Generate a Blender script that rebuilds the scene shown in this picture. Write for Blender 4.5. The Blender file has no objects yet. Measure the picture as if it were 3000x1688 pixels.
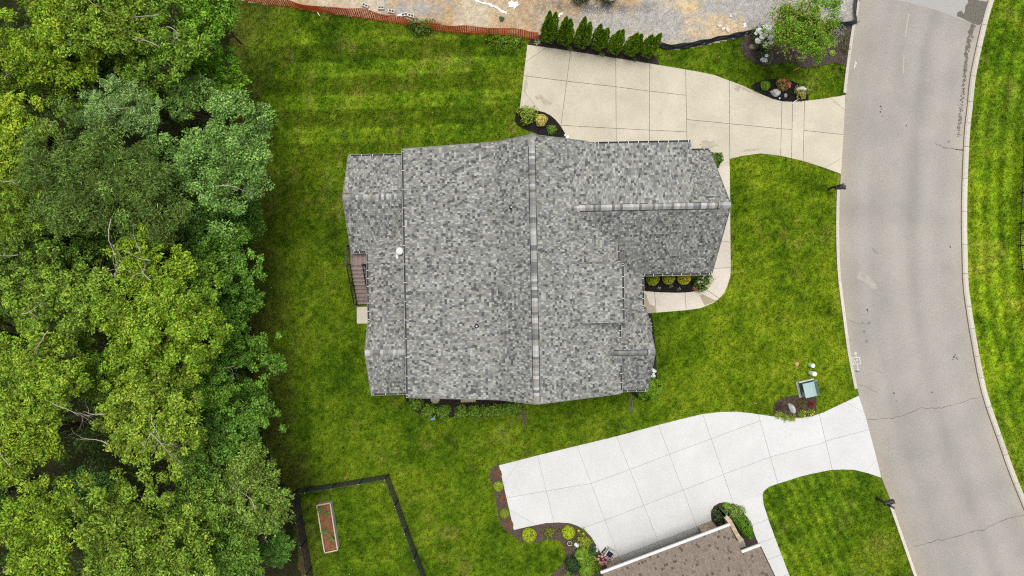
import bpy, math, random
import numpy as np
from mathutils import Vector
random.seed(7)
RNG = np.random.default_rng(11)
SC = bpy.context.scene
COL = SC.collection

# ------------------------------------------------------------------ camera
CAM_H = 43.0
cam = bpy.data.cameras.new('camera')
cam.lens = 24.0; cam.sensor_width = 36.0; cam.sensor_fit = 'HORIZONTAL'
cam.clip_end = 2000.0
cam_o = bpy.data.objects.new('camera', cam); COL.objects.link(cam_o)
cam_o.location = (0, 0, CAM_H); cam_o.rotation_euler = (0, 0, 0)
SC.camera = cam_o

# ------------------------------------------------------------------ sky, sun, exposure
SUN_EL, SUN_AZ = math.radians(77), math.radians(8)      # bright overcast, light from the upper right
world = bpy.data.worlds.new('World'); SC.world = world; world.use_nodes = True
wn = world.node_tree.nodes; wl = world.node_tree.links
for n in list(wn): wn.remove(n)
sky = wn.new('ShaderNodeTexSky'); sky.sky_type = 'NISHITA'; sky.sun_disc = False
sky.sun_elevation = SUN_EL; sky.sun_rotation = SUN_AZ
sky.air_density = 1.0; sky.dust_density = 4.0; sky.ozone_density = 1.0
hs = wn.new('ShaderNodeHueSaturation'); hs.inputs['Saturation'].default_value = 0.25
bg = wn.new('ShaderNodeBackground'); bg.inputs['Strength'].default_value = 0.14
wo = wn.new('ShaderNodeOutputWorld')
wl.new(sky.outputs[0], hs.inputs['Color']); wl.new(hs.outputs[0], bg.inputs['Color']); wl.new(bg.outputs[0], wo.inputs['Surface'])
sun = bpy.data.lights.new('sun', 'SUN'); sun.energy = 1.5; sun.angle = math.radians(24); sun.color = (1.0, 0.96, 0.89)
sun_o = bpy.data.objects.new('sun', sun); COL.objects.link(sun_o)
sdir = Vector((math.sin(SUN_AZ) * math.cos(SUN_EL), math.cos(SUN_AZ) * math.cos(SUN_EL), math.sin(SUN_EL)))
sun_o.rotation_euler = (-sdir).to_track_quat('-Z', 'Y').to_euler(); sun_o.location = (20, 20, 60)
SC.view_settings.view_transform = 'Standard'; SC.view_settings.look = 'None'
SC.view_settings.exposure = 0.42; SC.view_settings.gamma = 1.0; SC.view_settings.use_curve_mapping = False
SC.cycles.use_denoising = False; SC.cycles.filter_width = 1.15
SC.cycles.max_bounces = 6; SC.cycles.diffuse_bounces = 3; SC.cycles.glossy_bounces = 2
SC.cycles.transparent_max_bounces = 4; SC.cycles.transmission_bounces = 2

# ------------------------------------------------------------------ helpers
def W(px, py, z=0.0):                 # a place in the photograph, seen at height z above the ground, in metres
    k = 0.0005 * (CAM_H - z)
    return ((px - 1500.0) * k, (844.0 - py) * k, z)
def W2(pts): return [W(x, y)[:2] for x, y in pts]

def hash2(ix, iy, seed):
    h = (ix.astype(np.int64) * 374761393 + iy.astype(np.int64) * 668265263 + seed * 144665) & 0xffffffff
    h = ((h ^ (h >> 13)) * 1274126177) & 0xffffffff
    return ((h ^ (h >> 16)) & 0xffff) / 65535.0
def vnoise(x, y, s, seed=0):
    x = np.asarray(x, float) / s; y = np.asarray(y, float) / s
    ix = np.floor(x); iy = np.floor(y); fx = x - ix; fy = y - iy
    fx = fx * fx * (3 - 2 * fx); fy = fy * fy * (3 - 2 * fy)
    a = hash2(ix, iy, seed); b = hash2(ix + 1, iy, seed); c = hash2(ix, iy + 1, seed); d = hash2(ix + 1, iy + 1, seed)
    return (a * (1 - fx) + b * fx) * (1 - fy) + (c * (1 - fx) + d * fx) * fy
def fbm(x, y, s, seed=0, o=4):
    t = 0; a = .5; n = 0
    for i in range(o):
        t = t + a * vnoise(x, y, s / 2 ** i, seed + i * 17); n += a; a *= .5
    return t / n
def inpoly(x, y, poly):
    r = np.zeros(len(x), bool); n = len(poly)
    for i in range(n):
        x1, y1 = poly[i]; x2, y2 = poly[(i + 1) % n]
        if y1 == y2: continue
        c = ((y1 > y) != (y2 > y)) & (x < (x2 - x1) * (y - y1) / (y2 - y1) + x1)
        r ^= c
    return r
def smooth_poly(pts, k=4, closed=False):          # Catmull-Rom
    P = [np.array(p, float) for p in pts]; n = len(P); out = []
    rng = range(n if closed else n - 1)
    for i in rng:
        p0 = P[(i - 1) % n] if closed or i > 0 else P[0]
        p1 = P[i]; p2 = P[(i + 1) % n]
        p3 = P[(i + 2) % n] if closed or i + 2 < n else P[-1]
        for j in range(k):
            t = j / k
            out.append(tuple(.5 * ((2 * p1) + (-p0 + p2) * t + (2 * p0 - 5 * p1 + 4 * p2 - p3) * t * t + (-p0 + 3 * p1 - 3 * p2 + p3) * t ** 3)))
    if not closed: out.append(tuple(P[-1]))
    return out

# ---- materials
MATS = {}
def mk(name, col=None, rough=.85, var=.18, scale=3.0, bump=.25, bscale=30.0, spec=.25, metal=0.0, trans=0.0, var2=0.0, scale2=.4, dist=.02):
    if name in MATS: return MATS[name]
    m = bpy.data.materials.new(name); m.use_nodes = True
    nt = m.node_tree; N = nt.nodes; L = nt.links
    b = N['Principled BSDF']; out = N['Material Output']
    b.inputs['Roughness'].default_value = rough; b.inputs['Specular IOR Level'].default_value = spec; b.inputs['Metallic'].default_value = metal
    geo = N.new('ShaderNodeNewGeometry')
    if col is None:
        a = N.new('ShaderNodeAttribute'); a.attribute_name = 'Col'; src = a.outputs['Color']
    else:
        a = N.new('ShaderNodeRGB'); a.outputs[0].default_value = (*col, 1); src = a.outputs[0]
    def vary(src, amt, sc, det):
        no = N.new('ShaderNodeTexNoise'); no.inputs['Scale'].default_value = sc; no.inputs['Detail'].default_value = det; no.inputs['Roughness'].default_value = .6
        L.new(geo.outputs['Position'], no.inputs['Vector'])
        mr = N.new('ShaderNodeMapRange'); mr.inputs['From Min'].default_value = .3; mr.inputs['From Max'].default_value = .7
        mr.inputs['To Min'].default_value = 1 - amt; mr.inputs['To Max'].default_value = 1 + amt
        L.new(no.outputs['Fac'], mr.inputs['Value'])
        mx = N.new('ShaderNodeVectorMath'); mx.operation = 'SCALE'
        L.new(src, mx.inputs[0]); L.new(mr.outputs[0], mx.inputs['Scale'])
        return mx.outputs[0]
    if var > 0: src = vary(src, var, scale, 6)
    if var2 > 0: src = vary(src, var2, scale2, 4)
    L.new(src, b.inputs['Base Color'])
    if bump > 0:
        no = N.new('ShaderNodeTexNoise'); no.inputs['Scale'].default_value = bscale; no.inputs['Detail'].default_value = 5
        L.new(geo.outputs['Position'], no.inputs['Vector'])
        bp = N.new('ShaderNodeBump'); bp.inputs['Strength'].default_value = bump; bp.inputs['Distance'].default_value = dist
        L.new(no.outputs['Fac'], bp.inputs['Height']); L.new(bp.outputs[0], b.inputs['Normal'])
    if trans > 0:
        tr = N.new('ShaderNodeBsdfTranslucent'); L.new(src, tr.inputs['Color'])
        ms = N.new('ShaderNodeMixShader'); ms.inputs[0].default_value = trans
        L.new(b.outputs[0], ms.inputs[1]); L.new(tr.outputs[0], ms.inputs[2]); L.new(ms.outputs[0], out.inputs['Surface'])
    MATS[name] = m
    return m

# ---- objects
ORG = {}
def tag(o, label=None, cat=None, group=None, kind=None):
    if label: o['label'] = label
    if cat: o['category'] = cat
    if group: o['group'] = group
    if kind: o['kind'] = kind
    return o
def thing(name, label, cat, loc, group=None):
    o = bpy.data.objects.new(name, None); COL.objects.link(o); o.empty_display_size = .2
    o.location = loc; ORG[o.name] = np.array(loc, float)
    return tag(o, label, cat, group)
def sgroup(name):                                   # a piece of the setting that parents its own pieces
    o = bpy.data.objects.new(name, None); COL.objects.link(o); ORG[o.name] = np.zeros(3); o['kind'] = 'structure'
    return o
def link(name, me, mat, parent=None, kind=None):
    o = bpy.data.objects.new(name, me); COL.objects.link(o)
    if mat is not None and not me.materials: me.materials.append(mat)
    if parent is not None:
        o.parent = parent; ORG[o.name] = ORG[parent.name]
    else: ORG[o.name] = np.zeros(3)
    if kind: o['kind'] = kind
    return o
def np_mesh(name, V, F, cols=None, smooth=False):   # V (n,3); F (m,k); cols (n,3)
    me = bpy.data.meshes.new(name)
    V = np.asarray(V, np.float32); F = np.asarray(F, np.int32); m, k = F.shape
    me.vertices.add(len(V)); me.vertices.foreach_set('co', V.ravel())
    me.loops.add(m * k); me.loops.foreach_set('vertex_index', F.ravel())
    me.polygons.add(m); me.polygons.foreach_set('loop_start', np.arange(0, m * k, k, dtype=np.int32))
    if smooth: me.polygons.foreach_set('use_smooth', np.ones(m, bool))
    me.update(calc_edges=True)
    if cols is not None:
        ca = me.color_attributes.new('Col', 'FLOAT_COLOR', 'POINT')
        c = np.ones((len(V), 4), np.float32); c[:, :3] = cols
        ca.data.foreach_set('color', c.ravel())
    return me
class MB:
    def __init__(s): s.v = []; s.f = []; s.c = []
    def add(s, vs, fs, col=None):
        b = len(s.v); s.v += [tuple(p) for p in vs]; s.f += [tuple(i + b for i in f) for f in fs]
        s.c += [col or (1, 1, 1)] * len(vs); return s
    def box(s, c, sz, rz=0.0, col=None, R=None):
        x, y, z = sz[0] / 2, sz[1] / 2, sz[2] / 2; ca, sa = math.cos(rz), math.sin(rz); vs = []
        for dz in (-z, z):
            for dx, dy in ((-x, -y), (x, -y), (x, y), (-x, y)):
                vs.append((c[0] + dx * ca - dy * sa, c[1] + dx * sa + dy * ca, c[2] + dz))
        return s.add(vs, [(3, 2, 1, 0), (4, 5, 6, 7), (0, 1, 5, 4), (1, 2, 6, 5), (2, 3, 7, 6), (3, 0, 4, 7)], col)
    def prism(s, poly, z0, z1, col=None, taper=0.0):
        n = len(poly); cx = sum(p[0] for p in poly) / n; cy = sum(p[1] for p in poly) / n
        vs = [(p[0], p[1], z0) for p in poly] + [(p[0] + (cx - p[0]) * taper, p[1] + (cy - p[1]) * taper, z1) for p in poly]
        a = sum(poly[i][0] * poly[(i + 1) % n][1] - poly[(i + 1) % n][0] * poly[i][1] for i in range(n))
        fs = [tuple(range(n, 2 * n))] + [(i, (i + 1) % n, n + (i + 1) % n, n + i) for i in range(n)] + [tuple(reversed(range(n)))]
        if a < 0: fs = [tuple(reversed(f)) for f in fs]
        return s.add(vs, fs, col)
    def bar(s, a, b, w, h=None, col=None):          # a square bar from a to b
        h = h or w; a = Vector(a); b = Vector(b); d = (b - a).normalized()
        up = Vector((0, 0, 1)) if abs(d.z) < .95 else Vector((1, 0, 0))
        r = d.cross(up).normalized(); u = r.cross(d).normalized(); vs = []
        for p in (a, b):
            for i, j in ((-1, -1), (1, -1), (1, 1), (-1, 1)): vs.append(p + r * (i * w / 2) + u * (j * h / 2))
        return s.add(vs, [(0, 1, 2, 3), (7, 6, 5, 4), (0, 4, 5, 1), (1, 5, 6, 2), (2, 6, 7, 3), (3, 7, 4, 0)], col)
    def tube(s, pts, rad, n=6, col=None):
        P = [Vector(p) for p in pts]; m = len(P)
        if not hasattr(rad, '__len__'): rad = [rad] * m
        vs = []; fs = []
        for i, p in enumerate(P):
            d = (P[min(i + 1, m - 1)] - P[max(i - 1, 0)]).normalized()
            up = Vector((0, 0, 1)) if abs(d.z) < .9 else Vector((1, 0, 0))
            r = d.cross(up).normalized(); u = r.cross(d).normalized()
            for k in range(n):
                a = 2 * math.pi * k / n; vs.append(p + (r * math.cos(a) + u * math.sin(a)) * rad[i])
        for i in range(m - 1):
            for k in range(n):
                fs.append((i * n + k, i * n + (k + 1) % n, (i + 1) * n + (k + 1) % n, (i + 1) * n + k))
        fs += [tuple(reversed(range(n))), tuple(range((m - 1) * n, m * n))]
        return s.add(vs, fs, col)
    def lathe(s, c, prof, n=16, col=None):          # prof: (r, z) from bottom to top
        vs = []; fs = []
        for r, z in prof:
            for k in range(n):
                a = 2 * math.pi * k / n; vs.append((c[0] + r * math.cos(a), c[1] + r * math.sin(a), c[2] + z))
        for i in range(len(prof) - 1):
            for k in range(n): fs.append((i * n + k, i * n + (k + 1) % n, (i + 1) * n + (k + 1) % n, (i + 1) * n + k))
        fs += [tuple(reversed(range(n))), tuple(range((len(prof) - 1) * n, len(prof) * n))]
        return s.add(vs, fs, col)
    def rock(s, c, sz, seed, rz=0, col=None, flat=.5):
        r = random.Random(seed); n, m = 12, 6; vs = []; fs = []
        dirs = [(Vector((r.gauss(0, 1), r.gauss(0, 1), r.gauss(0, .8))).normalized(), r.uniform(.66, .95)) for _ in range(11)]
        ca, sa = math.cos(rz), math.sin(rz)
        for i in range(m + 1):
            th = math.pi * (i / m) * .98 + .03
            for k in range(n):
                a = 2 * math.pi * k / n; d = Vector((math.sin(th) * math.cos(a), math.sin(th) * math.sin(a), -math.cos(th)))
                rad = 1.0
                for q, l in dirs:
                    t = d.dot(q)
                    if t > .05: rad = min(rad, l / t)
                x, y, z = d.x * rad * sz[0], d.y * rad * sz[1], d.z * rad * sz[2]
                vs.append((c[0] + x * ca - y * sa, c[1] + x * sa + y * ca, c[2] + max(z, -sz[2] * flat)))
        for i in range(m):
            for k in range(n): fs.append((i * n + k, i * n + (k + 1) % n, (i + 1) * n + (k + 1) % n, (i + 1) * n + k))
        fs.append(tuple(range(m * n, (m + 1) * n)))
        return s.add(vs, fs, col)
    def build(s, name, mat, parent=None, kind=None, smooth=False):
        o = np.zeros(3) if parent is None else ORG[parent.name]
        me = bpy.data.meshes.new(name); V = np.array(s.v, float) - o
        me.from_pydata(V.tolist(), [], s.f); me.update()
        if any(c != (1, 1, 1) for c in s.c):
            ca = me.color_attributes.new('Col', 'FLOAT_COLOR', 'POINT')
            ca.data.foreach_set('color', np.array([(*c, 1) for c in s.c], np.float32).ravel())
        if smooth: me.polygons.foreach_set('use_smooth', np.ones(len(me.polygons), bool))
        return link(name, me, mat, parent, kind)

# ---- foliage
def norm(a): return a / np.maximum(np.linalg.norm(a, axis=1, keepdims=True), 1e-6)
def leaf_data(pos, axis, nrm, ln, wd, col, fold=.18):
    n = len(pos); axis = norm(axis); side = norm(np.cross(axis, nrm)); up = np.cross(side, axis)
    ln = np.broadcast_to(ln, n)[:, None]; wd = np.broadcast_to(wd, n)[:, None]
    b = pos - axis * ln * .5; t = pos + axis * ln * .5
    l = pos + side * wd * .5 + up * wd * fold; r = pos - side * wd * .5 + up * wd * fold
    V = np.stack([b, r, t, l], 1).reshape(-1, 3)
    F = np.arange(4 * n).reshape(n, 4)
    return V, F, np.repeat(col, 4, 0)
def leaf_obj(name, pos, axis, nrm, ln, wd, col, mat, parent=None, fold=.18, kind=None):
    V, F, C = leaf_data(pos, axis, nrm, ln, wd, col, fold)
    if parent is not None: V = V - ORG[parent.name]
    return link(name, np_mesh(name, V, F, C), mat, parent, kind)
def puff_leaves(cent, rad, per, base, spread=.22, up=.45, hue=.0, flat=1.0, lo=-.25, inner=.55):
    cent = np.asarray(cent); rad = np.asarray(rad); k = len(cent); n = k * per
    d = norm(RNG.normal(size=(n * 2, 3))); d = d[d[:, 2] > lo][:n]
    while len(d) < n: d = np.concatenate([d, d])[:n]
    idx = np.repeat(np.arange(k), per)
    rr = rad[idx][:, None] * (inner + (1.04 - inner) * RNG.random((n, 1)) ** .5)
    off = d * rr; off[:, 2] *= flat
    pos = cent[idx] + off
    nr = norm(d * .55 + np.array([0, 0, up]) + RNG.normal(size=(n, 3)) * .52)
    ax = np.cross(nr, RNG.normal(size=(n, 3)))
    tint = np.clip(1 + RNG.normal(size=(k, 1)) * .20, .5, 1.6)
    col = np.array(base)[None] * tint[idx] * np.clip(1 + RNG.normal(size=(n, 1)) * spread, .45, 1.7)
    col = col * (1 + hue * RNG.normal(size=(n, 3)) * .15)
    return pos, ax, nr, np.clip(col, .004, .6)
LEAF = mk('leaf', None, rough=.5, var=0, bump=0, spec=.16, trans=.3)
NEEDLE = mk('needle', None, rough=.7, var=0, bump=0, spec=.08, trans=.25)
BARK = mk('bark', (.12, .095, .07), var=.3, scale=8, bump=.6)
PALEBARK = mk('pale_bark', (.34, .30, .25), var=.25, scale=9, bump=.4)
STEM = mk('stem', (.10, .13, .04), bump=0)

def branchy(mb, p, d, ln, r, depth, rnd):
    pts = [p]; rr = [r]; q = Vector(p); d = Vector(d).normalized()
    for i in range(4):
        d = (d + Vector((rnd.gauss(0, .22), rnd.gauss(0, .22), rnd.gauss(0, .12)))).normalized()
        q = q + d * ln / 4; pts.append(tuple(q)); rr.append(r * (1 - .17 * (i + 1)))
    mb.tube(pts, rr, 5)
    if depth > 0:
        for i in range(rnd.randint(2, 3)):
            k = rnd.randint(2, 4); e = (d + Vector((rnd.gauss(0, .7), rnd.gauss(0, .7), rnd.gauss(0, .25)))).normalized()
            branchy(mb, pts[k], e, ln * rnd.uniform(.45, .7), rr[k] * .7, depth - 1, rnd)

def tree(name, label, cat, px, py, z, rpx, col, per=110, npuff=90, leaf=(.24, .11), rz=.75, group=None, seed=0, bare=0, up=.45, droop=0.0, pr=(.10, .2), squash=1.0, ang=0.0):
    rnd = random.Random(seed + 5); g = np.random.default_rng(seed + 100)
    cx, cy, _ = W(px, py, z); R = rpx * .0005 * (CAM_H - z); RZ = R * rz
    t = thing(name, label, cat, (cx, cy, 0), group)
    # lobes: a few big masses, each carrying many puffs
    nl = 11; la = g.random(nl) * 6.283; lr = R * (.2 + .56 * g.random(nl)); lobes = np.stack([lr * np.cos(la), lr * np.sin(la), RZ * (g.random(nl) * .5 - .15)], 1)
    lobes[0] = (0, 0, RZ * .2); lrad = R * (.26 + .24 * g.random(nl)); lrad[0] = R * .55
    np2 = int(npuff * 2.05)
    li = g.integers(0, nl, np2); d = norm(g.normal(size=(np2, 3))); d[:, 2] = np.abs(d[:, 2]) * 1.1 - .25; d = norm(d)
    c = lobes[li] + d * lrad[li][:, None] * np.array([1, 1, rz]) * (.55 + .68 * g.random((np2, 1)) ** .8)
    ca, sa = math.cos(ang), math.sin(ang); xx = c[:, 0]; yy = c[:, 1] * squash
    c = np.stack([xx * ca - yy * sa, xx * sa + yy * ca, c[:, 2]], 1) + np.array([cx, cy, z])
    pr_ = R * (pr[0] + (pr[1] - pr[0]) * g.random(np2) ** 1.5) * .64
    pos, ax, nr, cl = puff_leaves(c, pr_, int(per * .62), tuple(2.05 * v for v in (col[0] * .81, col[1], col[2] * .68)), spread=.40, up=up, flat=.75, hue=.7, inner=.35)
    pos = pos + RNG.normal(size=pos.shape) * .06
    if droop: ax = ax + np.array([0, 0, -droop])
    n = len(pos); s = .7 + .6 * RNG.random(n)
    leaf_obj('crown', pos, ax, nr, leaf[0] * .62 * s, leaf[1] * .66 * s, cl, LEAF, t)
    mb = MB(); bx_, by_, _ = W(px - 8, py, z * .15); base = (bx_, by_, 0)
    mb.tube([base, (cx * .5 + bx_ * .5 + .1, cy * .5 + by_ * .5 - .1, z * .4), (cx, cy, z)], [.05 * R + .06, .04 * R + .05, .03], 8)
    for i in rnd.sample(range(npuff), min(14, npuff)):
        a = Vector((cx, cy, z * rnd.uniform(.45, .8))); b = Vector(c[i]); mid = (a + b) / 2 + Vector((0, 0, .3))
        mb.tube([a, mid, b], [.07, .045, .015], 5)
    mb.build('trunk', BARK, t, smooth=True)
    if bare:
        for i in range(bare):
            mb = MB(); a = rnd.uniform(0, 6.28); p = (cx + R * .45 * math.cos(a), cy + R * .45 * math.sin(a), z + RZ * rnd.uniform(.75, 1.0))
            branchy(mb, p, (rnd.gauss(0, 1), rnd.gauss(0, 1), .15), R * rnd.uniform(.35, .6), .028, 3, rnd)
            mb.build('bare_branch', PALEBARK, t, smooth=True)
    return t

def bush(name, label, cat, px, py, r, h, col, n=900, leaf=(.07, .035), group=None, mat=None, rough=.16, tight=.0, blooms=None, seed=0, sx=1.0, ang=0.0):
    x, y, _ = W(px, py); t = thing(name, label, cat, (x, y, 0), group); g = np.random.default_rng(seed + int(px) * 3 + int(py))
    d = norm(g.normal(size=(n * 2, 3))); d = d[d[:, 2] > -.35][:n]; n = len(d)
    az = np.arctan2(d[:, 1], d[:, 0]); lump = 1 + rough * (np.sin(az * 3 + seed) * .4 + np.sin(az * 5 + d[:, 2] * 6 + seed * 2) * .5 + np.sin(d[:, 2] * 9 + az * 2) * .4)
    rr = (lump * (.62 + .4 * g.random(n) ** (.25 + tight * .0 if tight else .5)))[:, None] if not tight else (lump * (.93 + .08 * g.random(n)))[:, None]
    p = d * rr * np.array([r * sx, r / sx, h * .55]); ca, sa = math.cos(ang), math.sin(ang)
    p = np.stack([p[:, 0] * ca - p[:, 1] * sa, p[:, 0] * sa + p[:, 1] * ca, p[:, 2]], 1) + np.array([x, y, h * .45])
    nr = norm(d * .8 + np.array([0, 0, .35]) + g.normal(size=(n, 3)) * (.3 if tight else .42)); ax = np.cross(nr, g.normal(size=(n, 3)))
    cl = np.array(col)[None] * 1.3 * np.clip(1 + g.normal(size=(n, 1)) * .30, .45, 1.8) * (1 + g.normal(size=(n, 3)) * .06)
    s = .7 + .6 * g.random(n)
    leaf_obj('foliage', p, ax, nr, leaf[0] * s, leaf[1] * s, np.clip(cl, .004, .7), mat or LEAF, t)
    mb = MB()
    for k in range(4):
        a = k * 1.6 + .3; mb.tube([(x, y, 0), (x + .3 * r * math.cos(a), y + .3 * r * math.sin(a), h * .35), (x + .55 * r * math.cos(a), y + .55 * r * math.sin(a), h * .7)], [.02, .015, .006], 5)
    mb.build('stem', STEM, t)
    if blooms:
        bc, bn, br = blooms[:3]; side = blooms[3] if len(blooms) > 3 else None
        for k in range(bn):
            a = g.random() * 6.283 if side is None else side + g.normal() * .6
            q = math.sqrt(g.random()) * .95 if side is None else .3 + .65 * g.random()
            bx, by = x + r * q * math.cos(a), y + r * q * math.sin(a); bz = h * .45 + h * .58 * math.sqrt(max(0, 1 - q * q)) + .03
            flower('flower', (bx, by, bz), br * (.7 + .6 * g.random()), bc, t)
    return t
PETAL = mk('petal', None, rough=.6, var=0, bump=0, spec=.15, trans=.2)
def flower(name, c, r, col, parent, n=34):
    d = norm(RNG.normal(size=(n * 2, 3))); d = d[d[:, 2] > -.2][:n]; n = len(d)
    p = np.array(c) + d * r * np.array([1, 1, .7]); nr = norm(d + np.array([0, 0, .8]) + RNG.normal(size=(n, 3)) * .2); ax = np.cross(nr, RNG.normal(size=(n, 3)))
    cl = np.array(col)[None] * np.clip(1 + RNG.normal(size=(n, 1)) * .12, .6, 1.2)
    return leaf_obj(name, p, ax, nr, r * 1.1, r * 1.0, np.clip(cl, 0, .85), PETAL, parent)
def blades(name, label, cat, px, py, r, h, col, n=40, w=.02, group=None, z0=0.0, wid_col=.25, blooms=None, parent=None, xy=None):
    x, y = xy or W(px, py)[:2]; t = parent or thing(name, label, cat, (x, y, 0), group)
    V = []; F = []; C = []
    for k in range(n):
        a = random.uniform(0, 6.283); q = random.uniform(.55, 1.0); L = r * q; hh = h * random.uniform(.6, 1.1)
        b0 = np.array([x + random.gauss(0, .12) * r, y + random.gauss(0, .12) * r, z0]); dx, dy = math.cos(a), math.sin(a); sx, sy = -dy, dx
        c = np.array(col) * random.uniform(1 - wid_col, 1 + wid_col); i0 = len(V)
        for t_, ww in ((0, .6), (.35, 1), (.7, .8), (1, .08)):
            z = z0 + hh * (1.9 * t_ - 1.35 * t_ * t_); p = b0 + np.array([dx * L * t_, dy * L * t_, z - z0])
            for s_ in (-1, 1): V.append(p + np.array([sx, sy, 0]) * s_ * w * ww * .5); C.append(c)
        for j in range(3): F.append((i0 + 2 * j, i0 + 2 * j + 1, i0 + 2 * j + 3, i0 + 2 * j + 2))
    link('foliage', np_mesh('foliage', np.array(V) - ORG[t.name], F, np.array(C)), LEAF, t)
    if blooms:
        bc, bn, br = blooms
        for k in range(bn):
            a = random.uniform(0, 6.283); q = r * random.uniform(.1, .7)
            flower('flower', (x + q * math.cos(a), y + q * math.sin(a), z0 + h * random.uniform(.7, 1.05)), br, bc, t, 14)
    return t

# ================================================================== outlines (read off the photograph, on the ground)
DRIVE1 = [(1545,132),(1663,149),(1804,171),(1903,187),(2005,204),(2050,212),(2090,220),(2133,236),(2176,252),(2219,273),(2261,290),(2291,298),(2325,299),(2368,295),(2411,290),(2449,284),(2476,279),(2470,395),(2463,510),(2411,491),(2351,472),(2287,457),(2227,450),(2176,457),(2137,466),(2137,488),(1660,488),(1663,406),(1651,384),(1642,369),(1627,351),(1614,340),(1596,330),(1568,323),(1545,319),(1523,317)]
WALK1 = [(2137,466),(2138,574),(2139,684),(2140,784),(2139,809),(2131,836),(2121,859),(2104,877),(2088,888),(2052,903),(2009,909),(1922,916),(1880,919),(1868,850),(1918,856),(1976,858),(2009,857),(2029,855),(2051,849),(2068,838),(2078,820),(2080,784),(2078,684),(2076,574),(2074,488),(2137,488)]
DRIVE2 = [(1462,1363),(1575,1334),(1690,1306),(1806,1278),(1928,1245),(2010,1224),(2058,1213),(2107,1207),(2157,1206),(2204,1211),(2251,1218),(2300,1224),(2343,1224),(2379,1219),(2412,1208),(2452,1189),(2486,1173),(2515,1159),(2536,1223),(2551,1281),(2568,1345),(2581,1399),(2542,1386),(2501,1376),(2466,1375),(2432,1377),(2385,1386),(2350,1394),(2274,1418),(2251,1426),(2237,1439),(2233,1450),(2148,1474),(2139,1475),(2123,1471),(2107,1473),(2091,1482),(2083,1496),(2082,1510),(2084,1525),(2043,1541),(1811,1631),(1773,1647),(1758,1616),(1746,1596),(1732,1573),(1715,1554),(1692,1540),(1668,1532),(1637,1530),(1598,1532),(1560,1540),(1505,1552)]
WALK2 = [(2148,1474),(2233,1450),(2237,1480),(2251,1523),(2282,1608),(2313,1688),(2345,1770),(2302,1770),(2271,1688),(2233,1617),(2214,1576),(2202,1543),(2189,1518),(2176,1499),(2161,1485)]
ROAD_L = [(2575,-400),(2524,-60),(2519,0),(2504,76),(2490,170),(2477,280),(2468,395),(2462,510),(2458,582),(2457,700),(2461,800),(2469,870),(2477,931),(2490,1030),(2507,1118),(2516,1161),(2536,1223),(2551,1281),(2568,1345),(2581,1397),(2606,1461),(2641,1560),(2685,1686),(2720,1780),(2850,2090)]
ROAD_R = [(3020,-400),(2915,-60),(2895,0),(2875,70),(2843,217),(2833,309),(2823,408),(2816,606),(2818,757),(2822,850),(2842,984),(2874,1147),(2921,1287),(2956,1386),(2998,1490),(3040,1590),(3110,1780),(3240,2090)]
FOREST = [(-300,-200),(700,-200),(690,0),(672,100),(676,330),(712,600),(735,900),(748,1150),(770,1280),(810,1380),(850,1440),(862,1560),(880,1688),(895,1900),(-300,1900)]
LOT = [(560,-200),(680,-8),(726,6),(828,18),(913,32),(1042,50),(1150,64),(1202,74),(1276,88),(1470,101),(1580,112),(1700,130),(1925,138),(1977,146),(2034,139),(2098,126),(2162,110),(2204,97),(2320,92),(2434,80),(2505,70),(2514,0),(2535,-200)]
BED_TREE = [(2170,137),(2177,159),(2195,177),(2219,190),(2252,193),(2290,184),(2330,184),(2341,196),(2374,198),(2418,190),(2451,186),(2480,188),(2490,124),(2498,77),(2434,84),(2320,94),(2204,99),(2171,124)]
BED_OVAL = [(2201,257),(2215,243),(2244,234),(2279,232),(2319,238),(2345,250),(2361,265),(2366,280),(2364,297),(2319,299),(2275,294),(2241,281)]
BED_ARB = [(1557,112),(1545,132),(1663,149),(1804,171),(1903,187),(1932,191),(1925,172),(1905,150),(1800,130),(1680,112),(1600,96)]
BED_GAR = [(1519,319),(1545,320),(1568,324),(1596,331),(1614,341),(1627,352),(1642,370),(1651,385),(1663,408),(1700,470),(1600,470),(1571,390),(1538,380),(1517,368),(1507,352),(1511,335)]
BED_FRONT = [(1868,760),(2082,760),(2080,815),(2068,838),(2051,849),(2029,855),(2009,857),(1976,858),(1918,856),(1868,850)]
BED_SIDE = [(1868,919),(1908,917),(1914,950),(1922,1030),(1924,1100),(1932,1132),(1925,1160),(1895,1176),(1868,1168),(1845,1150),(1840,1110),(1862,1100)]
BED_HEDGE = [(1178,1105),(1182,1150),(1191,1177),(1208,1199),(1229,1213),(1313,1223),(1345,1221),(1409,1221),(1464,1213),(1504,1207),(1530,1199),(1532,1185),(1560,1108)]
BED_NEIGH = [(1462,1358),(1440,1372),(1432,1394),(1440,1414),(1450,1453),(1455,1488),(1462,1523),(1474,1547),(1497,1567),(1524,1584),(1548,1592),(1578,1589),(1603,1581),(1630,1580),(1645,1589),(1655,1609),(1657,1626),(1650,1649),(1637,1666),(1618,1681),(1595,1720),(1760,1740),(1785,1680),(1773,1647),(1758,1616),(1746,1596),(1732,1573),(1715,1554),(1692,1540),(1668,1532),(1637,1530),(1598,1532),(1560,1540),(1505,1552)]
BED_ENTRY = [(2084,1525),(2082,1510),(2083,1496),(2091,1482),(2107,1473),(2123,1471),(2139,1475),(2161,1485),(2176,1499),(2189,1518),(2202,1543),(2214,1576),(2228,1604),(2180,1640),(2090,1600)]
BED_BOX = [(2268,1186),(2280,1172),(2310,1162),(2345,1158),(2388,1160),(2390,1190),(2386,1215),(2343,1224),(2300,1223),(2272,1217),(2264,1204)]
BEDS = [BED_TREE, BED_OVAL, BED_ARB, BED_GAR, BED_FRONT, BED_SIDE, BED_HEDGE, BED_NEIGH, BED_ENTRY, BED_BOX]
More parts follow.
